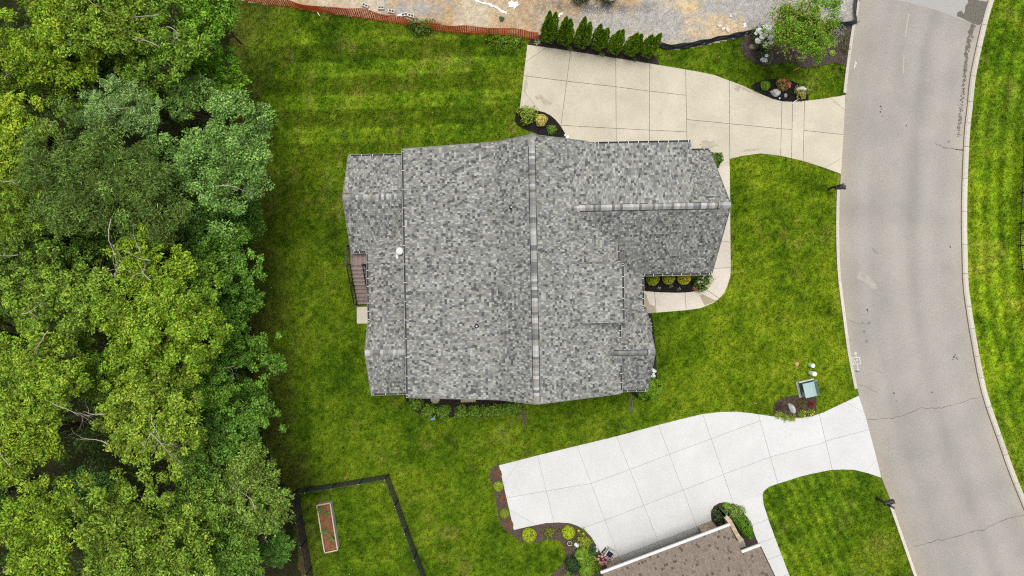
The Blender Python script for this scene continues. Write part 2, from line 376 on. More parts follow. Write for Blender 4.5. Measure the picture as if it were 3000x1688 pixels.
ROADPOLY = [(x - 9, y) for x, y in ROAD_L] + [(x + 14, y) for x, y in reversed(ROAD_R)]
PAD = [(1046,899),(1046,948),(1085,948),(1085,899)]

# ================================================================== ground
def px_of(x, y): return x / .0215 + 1500, 844 - y / .0215
RLy = np.array([p[1] for p in ROAD_R], float); RLx = np.array([p[0] for p in ROAD_R], float)
def lawn_color(x, y):
    px, py = px_of(x, y)
    big = fbm(x, y, 4.5, 3); mid = fbm(x, y, 1.3, 9); fine = fbm(x, y, .35, 21, 3)
    stretch = fbm(x * .35, y, .8, 55, 3)
    a = np.clip((mid - .5) * 2.4 + (big - .5) * 1.3 + (fine - .5) * 1.8 + (vnoise(x, y, .17, 63) - .5) * .6, -1, 1)
    dark = np.array([.030, .064, .0025]); base = np.array([.071, .123, .0042]); yel = np.array([.135, .175, .010])
    c = np.where(a[:, None] < 0, base + (dark - base) * (-a)[:, None], base + (yel * .7 + base * .3 - base) * a[:, None])
    # dry, straw-coloured spots
    dry = np.clip((fbm(x, y, .9, 77) - .60) * 6, 0, 1) * np.clip((fbm(x, y, 5, 78) - .35) * 4, 0, 1)
    c = c + (np.array([.17, .155, .03]) - c) * (dry * .38)[:, None]
    # mowing stripes on the back lawn: sheen of bent grass painted into the colour
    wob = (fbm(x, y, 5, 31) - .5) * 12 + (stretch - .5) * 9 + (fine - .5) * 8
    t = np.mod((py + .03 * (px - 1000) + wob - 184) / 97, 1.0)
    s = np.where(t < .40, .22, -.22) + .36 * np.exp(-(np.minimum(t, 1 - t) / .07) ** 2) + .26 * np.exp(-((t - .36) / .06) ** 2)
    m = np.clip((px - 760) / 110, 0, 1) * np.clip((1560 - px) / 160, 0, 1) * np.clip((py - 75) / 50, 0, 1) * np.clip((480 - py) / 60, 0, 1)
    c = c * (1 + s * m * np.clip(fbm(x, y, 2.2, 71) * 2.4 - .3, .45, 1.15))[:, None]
    # stripes along the verge beyond the road, light off leaning blades put into colour
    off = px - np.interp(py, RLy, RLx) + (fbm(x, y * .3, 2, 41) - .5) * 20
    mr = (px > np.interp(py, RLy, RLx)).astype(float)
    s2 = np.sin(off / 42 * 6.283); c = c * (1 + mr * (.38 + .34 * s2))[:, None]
    # diagonal stripes, lower right lawn: light and shade of bent grass painted as tint
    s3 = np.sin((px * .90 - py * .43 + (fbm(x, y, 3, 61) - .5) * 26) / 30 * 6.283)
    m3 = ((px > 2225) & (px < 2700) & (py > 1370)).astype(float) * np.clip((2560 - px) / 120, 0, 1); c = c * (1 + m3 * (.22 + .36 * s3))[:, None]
    # front lawn is the freshest green
    fr = np.clip((px - 1850) / 200, 0, 1) * np.clip((1250 - py) / 80, 0, 1) * np.clip((py - 420) / 60, 0, 1)
    c = c * (1 + fr[:, None] * np.array([.36, .26, .1]))
    # thin, mossy turf along the trees, with tree shade painted into its colour
    ed = np.clip(1 - (px - np.interp(py, [-200, 100, 330, 600, 900, 1150, 1400, 1900], [718, 694, 700, 742, 762, 772, 830, 895])) / 120, 0, 1)
    soil = np.clip(ed * 1.1 - .2 + (fbm(x, y, 1.1, 90) - .5) * 1.4, 0, 1) * (px < 1000)
    c = c + (np.array([.060, .062, .012]) - c) * (soil * .8)[:, None]
    c = c * (1 + (vnoise(x, y, .09, 5) - .5) * .7 + (vnoise(x, y, .22, 6) - .5) * .45)[:, None]
    return np.clip(c * np.array([1.05, 1.06, 1.15]), .002, .5)
def grid_sheet(name, xs, ys, zf, colf, mat, clip=None, parent=None, kind=None):
    X, Y = np.meshgrid(xs, ys); x = X.ravel(); y = Y.ravel(); nx, ny = len(xs), len(ys)
    i = np.arange(nx * ny).reshape(ny, nx)
    F = np.stack([i[:-1, :-1], i[:-1, 1:], i[1:, 1:], i[1:, :-1]], -1).reshape(-1, 4)
    if clip is not None:
        cxy = (x[F].mean(1), y[F].mean(1)); F = F[inpoly(*cxy, clip)]
        u, inv = np.unique(F, return_inverse=True); F = inv.reshape(F.shape); x = x[u]; y = y[u]
    V = np.stack([x, y, zf(x, y)], 1)
    return link(name, np_mesh(name, V, F, colf(x, y), True), mat, parent, kind)
LAWN = mk('lawn', None, rough=.95, var=.22, scale=14, bump=.5, bscale=45, spec=.05)
GRASS = mk('grass_blade', None, rough=.85, var=0, bump=0, spec=.04, trans=.2)
ax_ = np.concatenate([[-600, -200, -80, -50], np.arange(-40, 40.01, .17), [50, 80, 200, 600]])
ay_ = np.concatenate([[-600, -200, -80, -40], np.arange(-25, 25.01, .17), [40, 80, 200, 600]])
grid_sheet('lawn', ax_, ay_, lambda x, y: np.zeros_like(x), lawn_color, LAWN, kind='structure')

# forest floor
FLOOR = mk('leaf_litter', None, rough=1, var=.4, scale=6, bump=.8, bscale=18, spec=.02)
fp = W2(FOREST)
grid_sheet('forest_floor', np.arange(-45, -13, .25), np.arange(-24, 24, .25), lambda x, y: .006 + .0 * x,
           lambda x, y: np.array([.022, .018, .010])[None] * (1 + (fbm(x, y, 1.2, 4) - .5)[:, None] * 1.2) + np.array([.0, .012, 0])[None] * fbm(x, y, 2, 8)[:, None], FLOOR, clip=fp, kind='structure')

# building lot: clay, sand and crushed stone
def lot_color(x, y):
    px, py = px_of(x, y); n = fbm(x, y, 2.2, 12); f = fbm(x, y, .5, 14); g = fbm(x, y, .16, 15, 2)
    clay = np.array([.36, .255, .145]); tan = np.array([.42, .36, .26]); gravel = np.array([.30, .285, .265]); sand = np.array([.50, .37, .20])
    t = np.clip((n - .4) * 4, 0, 1)[:, None]; c = clay * (1 - t) + tan * t
    # crushed-stone track
    track = np.clip((px - 1480) / 260, 0, 1) * np.clip((px - 1480) / 500 + .6 - np.abs(py - np.interp(px, [1500, 1700, 2000, 2500], [60, 62, 70, 20])) / 70 + (f - .5) * 2.2, 0, 1)
    left = np.clip(1.2 - np.hypot((px - 1235) / 110, (py - 25) / 32) + (f - .5) * 2, 0, 1)
    k = np.clip(track + left, 0, 1)[:, None]; c = c * (1 - k) + gravel * k
    s1 = np.clip(1.5 - np.hypot((px - 2095) / 85, (py - 82) / 30) + (f - .5) * 2.4, 0, 1); s2 = np.clip(1.3 - np.hypot((px - 2015) / 45, (py - 18) / 26) + (f - .5) * 1.4, 0, 1)
    rut = .5 + .5 * np.sin((py * 1.0 + px * .42 + (f - .5) * 40) / 13 * 6.283)
    k = np.clip(np.maximum(s1 * (.55 + .45 * rut), s2), 0, 1)[:, None]; c = c * (1 - k) + sand * k
    dk = np.clip(1.2 - np.hypot((px - 1740) / 160, (py - 22) / 20) + (f - .5) * 1.5, 0, 1)[:, None]; c = c * (1 - dk * .55)
    return np.clip(c * (.72 + .56 * g)[:, None], .01, .7)
LOTM = mk('lot_soil', None, rough=1, var=.25, scale=11, bump=.8, bscale=16, spec=.05, dist=.05)
lp = W2(LOT)
grid_sheet('dirt_lot', np.arange(-22, 24, .11), np.arange(14, 24, .11), lambda x, y: .008 + .03 * fbm(x, y, .7, 3) + .02 * fbm(x, y, .2, 6), lot_color, LOTM, clip=lp, kind='structure')
n = 16000; gx = RNG.uniform(-10, 22.5, n); gy = RNG.uniform(14.6, 18.8, n)
gpx, gpy = px_of(gx, gy); dens = fbm(gx, gy, 1.5, 5); keep = inpoly(gx, gy, lp) & (RNG.random(n) < np.clip((gpx - 1250) / 500, .15, 1) * np.clip(dens * 2.2 - .3, .1, 1)); gx, gy = gx[keep], gy[keep]; n = len(gx)
tet = np.array([(1, 0, 0), (-.5, .8, 0), (-.5, -.8, 0), (.1, 0, .75)]); r = RNG.uniform(.018, .06, n); a = RNG.random(n) * 6.283
V = tet[None] * r[:, None, None]; V = np.stack([V[..., 0] * np.cos(a)[:, None] - V[..., 1] * np.sin(a)[:, None], V[..., 0] * np.sin(a)[:, None] + V[..., 1] * np.cos(a)[:, None], V[..., 2]], -1) + np.stack([gx, gy, np.full(n, .03)], 1)[:, None]
F = (np.arange(n)[:, None, None] * 4 + np.array([[0, 1, 3], [1, 2, 3], [2, 0, 3]])[None]).reshape(-1, 3)
gc = np.array([.36, .345, .325])[None] * RNG.uniform(.5, 1.55, (n, 1))
tag(link('gravel', np_mesh('gravel', V.reshape(-1, 3), F, np.repeat(gc, 4, 0)), mk('gravel_stone', None, rough=.9, var=0, bump=0)), 'loose grey crushed stone strewn over the building lot', 'gravel', kind='stuff')

# ================================================================== road
ROADM = mk('asphalt', None, rough=.95, var=.24, scale=38, bump=.5, bscale=60, spec=.15, var2=.06, scale2=.5)
rl = smooth_poly(ROAD_L, 3); rr_ = smooth_poly(ROAD_R, 3)
def interp_line(line, py): return np.interp(py, [p[1] for p in line], [p[0] for p in line])
ys_ = np.arange(-400, 2091, 8.0); nU = 56; V = []; C = []
for yy in ys_:
    a, b = interp_line(rl, yy), interp_line(rr_, yy)
    for k in range(nU + 1):
        x, y, _ = W(a + (b - a) * k / nU, yy); V.append((x, y, .012))
V = np.array(V); uu = np.tile(np.arange(nU + 1) / nU, len(ys_)); py_ = np.repeat(ys_, nU + 1)
c = .285 + .018 * np.sin(uu * 25 + fbm(V[:, 0], V[:, 1], 6, 2) * 4) * fbm(V[:, 0], V[:, 1], 5, 12) + .07 * (fbm(V[:, 0], V[:, 1], 2.5, 7) - .5)
c = c - .05 * np.exp(-((uu - .60) / .05) ** 2) * fbm(V[:, 0], V[:, 1] * .3, 2, 19) - .035 * np.exp(-((uu - .26) / .05) ** 2) * fbm(V[:, 0], V[:, 1] * .3, 2, 29)
warm = np.clip(1 - uu / .16, 0, 1) * fbm(V[:, 0], V[:, 1], 3, 33) + np.clip((uu - .93) / .07, 0, 1) * .6
cc = c[:, None] * (np.array([1.0, .94, .855])[None] + warm[:, None] * np.array([.10, .01, -.13])[None])
i = np.arange(len(V)).reshape(len(ys_), nU + 1); F = np.stack([i[1:, :-1], i[1:, 1:], i[:-1, 1:], i[:-1, :-1]], -1).reshape(-1, 4)
road = link('road', np_mesh('road', V, F, cc, True), ROADM, None, 'structure')
def sheet(name, pts, z, mat, parent=None, col=None, kind=None):
    poly = W2(pts); mb = MB(); mb.prism(poly, z - .01, z, col); return mb.build(name, mat, parent, kind)
sheet('asphalt_patch', [(2515,-60),(2512,-20),(2660,8),(2740,30),(2800,52),(2846,70),(2876,74),(2893,0),(2910,-58)], .018, mk('newer_asphalt', (.31, .30, .285), var=.1, scale=20, bump=.3, bscale=70), road)
STAIN = mk('damp_asphalt', (.105, .095, .075), rough=.6, var=.35, scale=9, bump=.2, bscale=60)
sheet('damp_patch', [(2802,48),(2805,36),(2816,32),(2822,42),(2826,34),(2828,18),(2836,8),(2834,-8),(2850,-10),(2866,2),(2882,4),(2893,6),(2876,68),(2868,74),(2850,70),(2838,64),(2815,52)], .022, STAIN, road)
rn = random.Random(3); dmb = MB()
for k in range(420):
    t = rn.random() ** 1.3; yy = 74 + t * 330; xx = np.interp(yy, [74, 150, 217, 300, 410], [2848, 2832, 2826, 2818, 2806]) + rn.gauss(0, 3.2); q = rn.uniform(1, 4) * (1 - t * .55)
    x, y, _ = W(xx, yy); an = rn.uniform(0, 6.28)
    dmb.prism([(x + .0215 * q * rn.uniform(.6, 1.2) * math.cos(an + j * 1.047), y + .0215 * q * rn.uniform(.7, 1.6) * math.sin(an + j * 1.047)) for j in range(6)], .008, .0165 + k * 5e-6)
dmb.build('damp_streak', STAIN, road, 'stuff')
CRACK = mk('crack', (.12, .105, .09), bump=0)
def crack(pts, w=.035):
    r_ = random.Random(int(pts[0][0] * 7 + pts[0][1])); P = []
    for a, b in zip(pts[:-1], pts[1:]):
        for j in range(6): t = j / 6; P.append((a[0] + (b[0] - a[0]) * t + r_.gauss(0, 1.3), a[1] + (b[1] - a[1]) * t + r_.gauss(0, 1.6)))
    P.append(pts[-1]); mb = MB(); vs = []; Wp = [W(*p) for p in P]
    for j, p in enumerate(Wp):
        d = Vector(Wp[min(j + 1, len(Wp) - 1)]) - Vector(Wp[max(j - 1, 0)]); nrm = Vector((-d.y, d.x, 0)).normalized() * w * r_.uniform(.15, .6)
        vs += [(p[0] + nrm.x, p[1] + nrm.y, .0162), (p[0] - nrm.x, p[1] - nrm.y, .0162)]
    mb.add(vs, [(2 * j, 2 * j + 1, 2 * j + 3, 2 * j + 2) for j in range(len(Wp) - 1)]); mb.build('road_crack', CRACK, road)
crack([(2538,1230),(2600,1226),(2640,1218),(2700,1195),(2760,1195),(2800,1185),(2876,1160)])
crack([(2680,1602),(2735,1586),(2790,1575),(2880,1552),(2935,1525),(3000,1507)])
crack([(2742,423),(2775,434),(2820,440)], .05); crack([(2800,436),(2820,440)], .09)
crack([(2480,935),(2510,950),(2545,948)], .025); crack([(2495,1118),(2540,1135),(2570,1150)], .02); crack([(2555,726),(2570,745)], .03)
SPOT = mk('oil_spot', (.06, .055, .05), var=0, bump=0)
rs = random.Random(9)
for k, (x, y, q) in enumerate([(2580,312,3),(2582,320,2),(2579,328,3),(2584,340,2),(2655,368,2.5),(2540,908,3.5),(2559,894,2),(2542,914,2),(2794,1046,4),(2802,1049,3),(2798,1040,2.5),(2805,1053,2),(2791,1053,2),(2784,724,3),(2595,155,2),(2730,1150,3),(2618,1152,3),(2625,1175,2)]):
    p = W(x, y); mb = MB(); mb.prism([(p[0] + .0215 * q * rs.uniform(.6, 1.1) * math.cos(j * .9), p[1] + .0215 * q * rs.uniform(.6, 1.1) * math.sin(j * .9)) for j in range(7)], .01, .0168); mb.build('oil_spot', SPOT, road)
DUSTY = mk('tar_disc', (.17, .16, .15), var=.2, bump=0)
for x, y in [(2546,946),(2531,971),(2538,1000),(2779,415)]:
    p = W(x, y); mb = MB(); mb.prism([(p[0] + .09 * math.cos(j * .785), p[1] + .09 * math.sin(j * .785)) for j in range(8)], .01, .0164); mb.build('tar_spot', DUSTY, road)
# painted survey marks
PAINT = mk('white_paint', (.52, .51, .47), rough=.7, var=.15, scale=25, bump=0)
def stroke(name, pts, w, parent=road, mat=None, z=.0185):
    mb = MB(); Wp = [Vector(W(*p)) for p in pts]; vs = []
    for j, p in enumerate(Wp):
        d = Wp[min(j + 1, len(Wp) - 1)] - Wp[max(j - 1, 0)]; nn = Vector((-d.y, d.x, 0)).normalized() * w / 2
        vs += [(p.x + nn.x, p.y + nn.y, z), (p.x - nn.x, p.y - nn.y, z)]
    mb.add(vs, [(2 * j, 2 * j + 1, 2 * j + 3, 2 * j + 2) for j in range(len(Wp) - 1)]); return mb.build(name, mat or PAINT, parent)
def S16(p): return [(2480 + x / 16.1, 1010 + y / 16.1) for x, y in p]
PATCHG = mk('grey_paint', (.25, .24, .225), bump=.2, var=.15)
sheet('painted_ground', S16([(290,620),(600,600),(630,890),(320,925)]), .0155, PATCHG, road)
stroke('painted_box_side', S16([(215,640),(400,610),(620,590)]), .045); stroke('painted_box_side', S16([(610,590),(625,740),(640,900)]), .05, z=.0187)
stroke('painted_box_side', S16([(310,925),(480,905),(640,895)]), .045, z=.0189); stroke('painted_box_side', S16([(290,620),(305,780),(330,940)]), .045, z=.0191)
stroke('painted_letter', smooth_poly(S16([(365,690),(370,750),(395,810),(420,840),(440,800),(450,740),(480,695),(520,710),(535,750),(490,800)]), 3), .04, z=.0193)
stroke('painted_arrow', S16([(450,605),(430,450),(420,350)]), .045, z=.0195); stroke('painted_arrow', S16([(360,470),(385,400),(420,345),(450,380),(480,430)]), .04, z=.0197)
stroke('painted_arrow', S16([(505,915),(525,1020),(540,1150)]), .035, z=.0195); sheet('painted_blob', S16([(490,1170),(540,1140),(590,1170),(590,1215),(490,1220)]), .0199, PAINT, road)
sheet('tar_spot', S16([(400,1240),(450,1205),(500,1225),(590,1230),(640,1260),(560,1265),(460,1300)]), .0172, mk('dark_paint', (.11, .105, .10), bump=0), road)
stroke('painted_scribble', [(2502,203),(2504,190),(2508,177),(2509,184),(2505,196)], .04)
FAINT = mk('worn_paint', (.335, .32, .28), var=.3, scale=30, bump=0)
stroke('worn_dash', [(2662,40),(2657,70),(2651,110)], .09, mat=FAINT); stroke('worn_dash', [(2648,162),(2646,190),(2645,218)], .08, mat=FAINT)
sheet('pale_patch', [(2508,800),(2530,797),(2556,820),(2572,845),(2560,848),(2530,826),(2510,812)], .0157, mk('pale_asphalt', (.315, .295, .265), bump=.2), road)

# kerbs
KERB = mk('kerb_concrete', None, rough=.9, var=.15, scale=8, bump=.3, bscale=50)
def line_len(pts):
    W_ = np.array([W(*p)[:2] for p in pts]); s = np.concatenate([[0], np.cumsum(np.hypot(*np.diff(W_, axis=0).T))]); return W_, s
def kerb(name, line, o0, o1, h, piece, gap, base, lip, skip=()):
    root = sgroup(name); L, s = line_len(line); rk = random.Random(len(line)); t = 0
    def at(d): 
        p = np.array([np.interp(d, s, L[:, 0]), np.interp(d, s, L[:, 1])]); q = np.array([np.interp(d + .1, s, L[:, 0]), np.interp(d + .1, s, L[:, 1])]); e = (q - p) / max(1e-6, np.hypot(*(q - p))); return p, np.array([-e[1], e[0]])
    while t < s[-1] - .4:
        ln = piece * rk.uniform(.75, 1.3); e = min(t + ln, s[-1] - .15); pm, _ = at((t + e) / 2); ppx, ppy = px_of(*pm)
        if not any(a < ppy < b for a, b in skip):
            nseg = 4; prof = [(o0, 0), (o0, h * lip), (o0 + (o1 - o0) * .25, h), (o1, h), (o1, 0)]; vs = []; fs = []
            for j in range(nseg + 1):
                p, nn = at(t + gap + (e - t - 2 * gap) * j / nseg)
                for o, z in prof: vs.append((p[0] - nn[0] * o, p[1] - nn[1] * o, z))
            m = len(prof)
            for j in range(nseg):
                for k in range(m - 1): fs.append((j * m + k, j * m + k + 1, (j + 1) * m + k + 1, (j + 1) * m + k))
            fs += [tuple(range(m)), tuple(reversed(range(nseg * m, nseg * m + m)))]
            col = tuple(np.array(base) * rk.uniform(.9, 1.08)); mb = MB(); mb.add(vs, fs, col); mb.build('kerb_stone', KERB, root)
        t = e
    return root
# the line runs downwards in the photograph; its left-hand side there is +n
kerb('kerb_near_houses', rl, .19, .008, .10, 3.0, .004, (.46, .43, .36), 1.0, skip=((282, 508), (1163, 1394)))
kerb('kerb_beyond_road', rr_, -.004, -.29, .13, 1.7, .012, (.46, .425, .36), .55)
DARKJ = mk('joint_dirt', (.10, .08, .055), bump=.2)
stroke('road_joint', rl, .05, z=.0145, mat=DARKJ); stroke('road_joint', rr_, .06, z=.0147, mat=DARKJ)
stroke('soil_edge', [(x + 14.5, y) for x, y in rr_], .05, parent=None, mat=mk('bare_soil', (.17, .11, .05)), z=.03)['kind'] = 'structure'

# ================================================================== driveways and walks, slab by slab
def cut(poly, a, b, off):            # keep the part of poly left of the line a->b moved by off to its left
    dx, dy = b[0] - a[0], b[1] - a[1]; l = math.hypot(dx, dy); nx, ny = -dy / l, dx / l
    f = lambda p: (p[0] - a[0]) * nx + (p[1] - a[1]) * ny - off
    out = []
    for i in range(len(poly)):
        p, q = poly[i], poly[(i + 1) % len(poly)]; fp_, fq = f(p), f(q)
        if fp_ >= 0: out.append(p)
        if fp_ * fq < 0: t = fp_ / (fp_ - fq); out.append((p[0] + (q[0] - p[0]) * t, p[1] + (q[1] - p[1]) * t))
    return out
def area(p): return .5 * sum(p[i][0] * p[(i + 1) % len(p)][1] - p[(i + 1) % len(p)][0] * p[i][1] for i in range(len(p)))
def split_all(polys, line, g):
    out = []; a, b = [W(*q)[:2] for q in line]
    for p in polys:
        for aa, bb in ((a, b), (b, a)):
            q = cut(p, aa, bb, g)
            if len(q) >= 3 and abs(area(q)) > .02: out.append(q)
    return out
def slabs(name, outline, cols, rows, corners, mat, base, gap=.014, h=.05, jitter=.03, jd=.42):
    root = sgroup(name); P = [W2(outline)]
    mb = MB(); mb.prism(P[0], .0, h - .035); mb.build('joint_bed', mk('joint_' + name, tuple(np.array(base) * jd), bump=0), root)
    done = []
    rest = P
    for ln in cols + [None]:
        if ln is None: done.append(rest); break
        a, b = [W(*q)[:2] for q in ln]; left = []; right = []
        for p in rest:
            q = cut(p, a, b, gap)
            if len(q) >= 3 and abs(area(q)) > .02: left.append(q)
            q = cut(p, b, a, gap)
            if len(q) >= 3 and abs(area(q)) > .02: right.append(q)
        done.append(left); rest = right
    rk = random.Random(len(outline)); n = 0
    for ci, ps in enumerate(done):
        for ln in rows.get(ci, []): ps = split_all(ps, ln, gap)
        for ln in corners.get(ci, []): ps = split_all(ps, ln, gap * .55)
        for p in ps:
            mb = MB(); col = tuple(np.array(base) * (1 + rk.uniform(-jitter, jitter)))
            mb.prism(p, .004, h + rk.uniform(-.0015, .0015), col); mb.build('slab', mat, root); n += 1
    return root
CONC1 = mk('aged_concrete', None, rough=.9, var=.07, scale=9, bump=.2, bscale=60, var2=.10, scale2=.55)
CONC2 = mk('white_concrete', None, rough=.9, var=.045, scale=7, bump=.15, bscale=60, var2=.05, scale2=.5)
d1 = [((1672,149),(1644,363)),((1803.5,171),(1805,418)),((1903,187),(1902,414)),((2008,204),(2012,414)),((2136,236),(2137,466)),((2290,298),(2286,453)),((2321,299),(2318,461)),((2356,297),(2352,470))]
d1 = [(b, a) for a, b in d1]
h1a, h2a, h3a, h4a = [(1537,223),(1661,239),(1804,255),(1903,268),(2009,280)], [(1645,368),(1805,377),(1903,382),(2011,387)], [(2011,351),(2136,363),(2287,378),(2318,380)], [(2355,383),(2468,395)]
drive1 = slabs('driveway', DRIVE1, d1, {0: [h1a[:2]], 1: [h1a[1:3], h2a[:2]], 2: [h1a[2:4], h2a[1:3]], 3: [h1a[3:5], h2a[2:4]], 4: [h3a[:2]], 5: [h3a[1:3]], 6: [h3a[2:4]], 8: [h4a]},
      {0: [((1587,149),(1545,179)), ((1542,277),(1564,305))], 8: [((2434,290),(2473,322)), ((2421,489),(2460,467))]}, CONC1, (.455, .414, .325), jitter=.022)
K = [((1622,1528),(1575,1334)),((1806,1614),(1690,1306)),((1926,1581),(1806,1278)),((2039,1538),(1928,1245)),((2148,1474),(2058,1213)),((2276,1409),(2221,1214)),((2437,1374),(2399,1214))]
drive2 = slabs('neighbour_driveway', DRIVE2, K, {0: [((1486,1458),(1600,1438))], 1: [((1600,1438),(1732,1416)),((1709,1546),(1773,1523))], 2: [((1732,1416),(1845,1375)),((1773,1523),(1886,1480))], 3: [((1845,1375),(1962,1330)),((1886,1480),(2002,1435))],
      4: [((1962,1330),(2084,1285)),((2002,1435),(2119,1389))], 5: [((2084,1285),(2258,1220)),((2119,1389),(2254,1339))], 6: [((2254,1339),(2350,1313))], 7: [((2418,1292),(2540,1260))]},
      {0: [((1521,1350),(1478,1414)), ((1499,1497),(1567,1535))], 7: [((2478,1178),(2534,1210)), ((2535,1380),(2566,1350))]}, CONC2, (.505, .505, .495), gap=.009, jitter=.02, jd=.70)
w1 = [((2060,602),(2150,602)),((2060,706),(2150,710)),((2060,788),(2150,784)),((2064,846),(2110,877)),((2006,855),(2010,911)),((1917,852),(1922,918))]
slabs('front_walk', WALK1, w1, {}, {}, CONC1, (.50, .455, .385), jitter=.05)
slabs('neighbour_walk', WALK2, [((2202,1538),(2247,1521)),((2222,1591),(2271,1573)),((2249,1639),(2288,1624)),((2275,1695),(2312,1680))], {}, {}, CONC2, (.505, .505, .495), gap=.009, jitter=.02, jd=.70)
sl = sgroup('stair_pad'); mb = MB(); mb.prism(W2(PAD), 0, .06, (.50, .46, .38)); mb.build('slab', CONC1, sl)
DAMPC = mk('stained_concrete', (.30, .26, .185), rough=.85, var=.12, scale=6, bump=.1)
for pts in ([(1868,853),(1893,862),(1898,880),(1904,893),(1918,897),(1921,916),(1880,918)], [(2049,865),(2058,862),(2090,878),(2101,880),(2088,886),(2064,895),(2055,878)]):
    sheet('stain', pts, .0545, DAMPC, bpy.data.objects['front_walk'])
DIRTC = mk('dirty_concrete', (.36, .325, .255), rough=.9, var=.16, scale=4, bump=.1)
def blot(cx, cy, rx, ry, seed, parent=drive1, m=DIRTC, ang=0):
    q = random.Random(seed); pts = []
    for j in range(26):
        a = j / 26 * 6.283; f = q.uniform(.45, 1.1); x, y = rx * f * math.cos(a), ry * f * math.sin(a); pts.append((cx + x * math.cos(ang) - y * math.sin(ang), cy + x * math.sin(ang) + y * math.cos(ang)))
    sheet('stain', pts, .0526 + seed * .0004, m, parent)
for k, b in enumerate([(2075,425,30,14,0),(2200,440,38,5,-.15),(2225,280,30,5,.45),(2180,262,30,4,.45),(1600,300,22,9,.5),(1580,285,16,10,0),(1540,250,5,30,.1),(2160,262,10,12,.2)]): blot(*b[:4], k, ang=b[4])

# ================================================================== planting beds
MULCH = mk('black_mulch', None, rough=1, var=.5, scale=14, bump=1.0, bscale=26, spec=.05, dist=.06)
chips = {}
def bed(name, outline, col, smooth=True):
    o = smooth_poly(outline, 3, True) if smooth else outline; poly = W2(o); mb = MB(); mb.prism(poly, .0, .045, col, taper=.0)
    b = mb.build(name, MULCH, None, 'structure')
    xs = [p[0] for p in poly]; ys = [p[1] for p in poly]; A = abs(area(poly)); n = int(A * 330 * 1.6)
    x = RNG.uniform(min(xs), max(xs), n); y = RNG.uniform(min(ys), max(ys), n); k = inpoly(x, y, poly); x, y = x[k], y[k]; n = len(x)
    pos = np.stack([x, y, np.full(n, .05) + RNG.random(n) * .025], 1); nr = norm(np.array([0, 0, 1.0]) + RNG.normal(size=(n, 3)) * .5); ax = np.cross(nr, RNG.normal(size=(n, 3)))
    c = np.array(col)[None] * RNG.uniform(.4, 2.0, (n, 1))
    leaf_obj('mulch_chip', pos, ax, nr, RNG.uniform(.05, .12, n), RNG.uniform(.02, .04, n), c, MULCH, b, kind='stuff')
    return b
BLK = (.022, .019, .019); BRN = (.095, .070, .055)
bed('garden_bed_tree', BED_TREE, (.085, .068, .058)); bed('garden_bed_oval', BED_OVAL, BLK); bed('garden_bed_arborvitae', BED_ARB, (.045, .036, .034), False); bed('garden_bed_garage', BED_GAR, BLK, False)
bed('garden_bed_front', BED_FRONT, BLK, False); bed('garden_bed_side', BED_SIDE, (.030, .025, .022), False); bed('garden_bed_hedge', BED_HEDGE, (.034, .026, .023), False)
bed('garden_bed_neighbour', BED_NEIGH, BRN, False); bed('garden_bed_entry', BED_ENTRY, (.06, .048, .042), False); bed('garden_bed_utility', BED_BOX, (.080, .058, .045))
SOIL = mk('red_soil', (.115, .055, .032), rough=1, var=.35, scale=9, bump=.9, bscale=25, dist=.05)
for k, (x, y) in enumerate([(1459,1388),(1472,1463),(1492,1537)]): sheet('soil_patch', [(x + 13 * random.uniform(.8, 1.1) * math.cos(j * .6), y + 15 * random.uniform(.8, 1.1) * math.sin(j * .6)) for j in range(10)], .082, SOIL, bpy.data.objects['garden_bed_neighbour'])

# ================================================================== grass
HOUSE_FOOT = [(1040,470),(1180,470),(1180,455),(1700,455),(2060,470),(2040,760),(1868,760),(1868,1150),(1190,1130),(1180,1100),(1080,1100),(1080,900),(1040,740)]
masks = [W2(p) for p in ([DRIVE1, WALK1, DRIVE2, WALK2, ROADPOLY, FOREST, LOT, HOUSE_FOOT, PAD] + BEDS)]
# keep the first few trees' worth of turf thin under the woods
def tufts(n, seed):
    g = np.random.default_rng(seed); x = g.uniform(-18.5, 33.5, n); y = g.uniform(-18.8, 18.8, n); k = np.ones(n, bool)
    for m in masks: k &= ~inpoly(x, y, m)
    return x[k], y[k]
x, y = tufts(330000, 5); n = len(x)
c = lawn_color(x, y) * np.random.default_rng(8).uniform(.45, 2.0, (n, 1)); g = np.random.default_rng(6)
NB = 2; x3 = np.repeat(x, NB); y3 = np.repeat(y, NB); m = len(x3); a = g.random(m) * 6.283; ln = g.uniform(.06, .15, m); tilt = g.uniform(.35, 1.0, m); w = g.uniform(.013, .03, m)
bx = x3 + g.normal(size=m) * .03; by = y3 + g.normal(size=m) * .03; dx, dy = np.cos(a), np.sin(a)
b1 = np.stack([bx - dy * w, by + dx * w, np.full(m, .0)], 1); b2 = np.stack([bx + dy * w, by - dx * w, np.full(m, .0)], 1)
tp = np.stack([bx + dx * ln * tilt, by + dy * ln * tilt, .018 + ln * np.sqrt(1 - (tilt * .98) ** 2) * .75], 1)
V = np.stack([b1, b2, tp], 1).reshape(-1, 3)
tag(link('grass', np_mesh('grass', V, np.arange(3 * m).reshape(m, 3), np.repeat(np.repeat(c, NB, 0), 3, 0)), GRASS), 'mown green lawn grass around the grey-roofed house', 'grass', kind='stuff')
# petals and leaf scraps on the turf
n = 150; x, y = tufts(n, 77); n = len(x); nr = norm(np.array([0, 0, 1.]) + RNG.normal(size=(n, 3)) * .4); ax = np.cross(nr, RNG.normal(size=(n, 3)))
tag(leaf_obj('fallen_petal', np.stack([x, y, np.full(n, .07)], 1), ax, nr, .07, .05, np.tile([[.5, .47, .36]], (n, 1)), PETAL), 'small pale scraps fallen over the lawn', 'petals', kind='stuff')

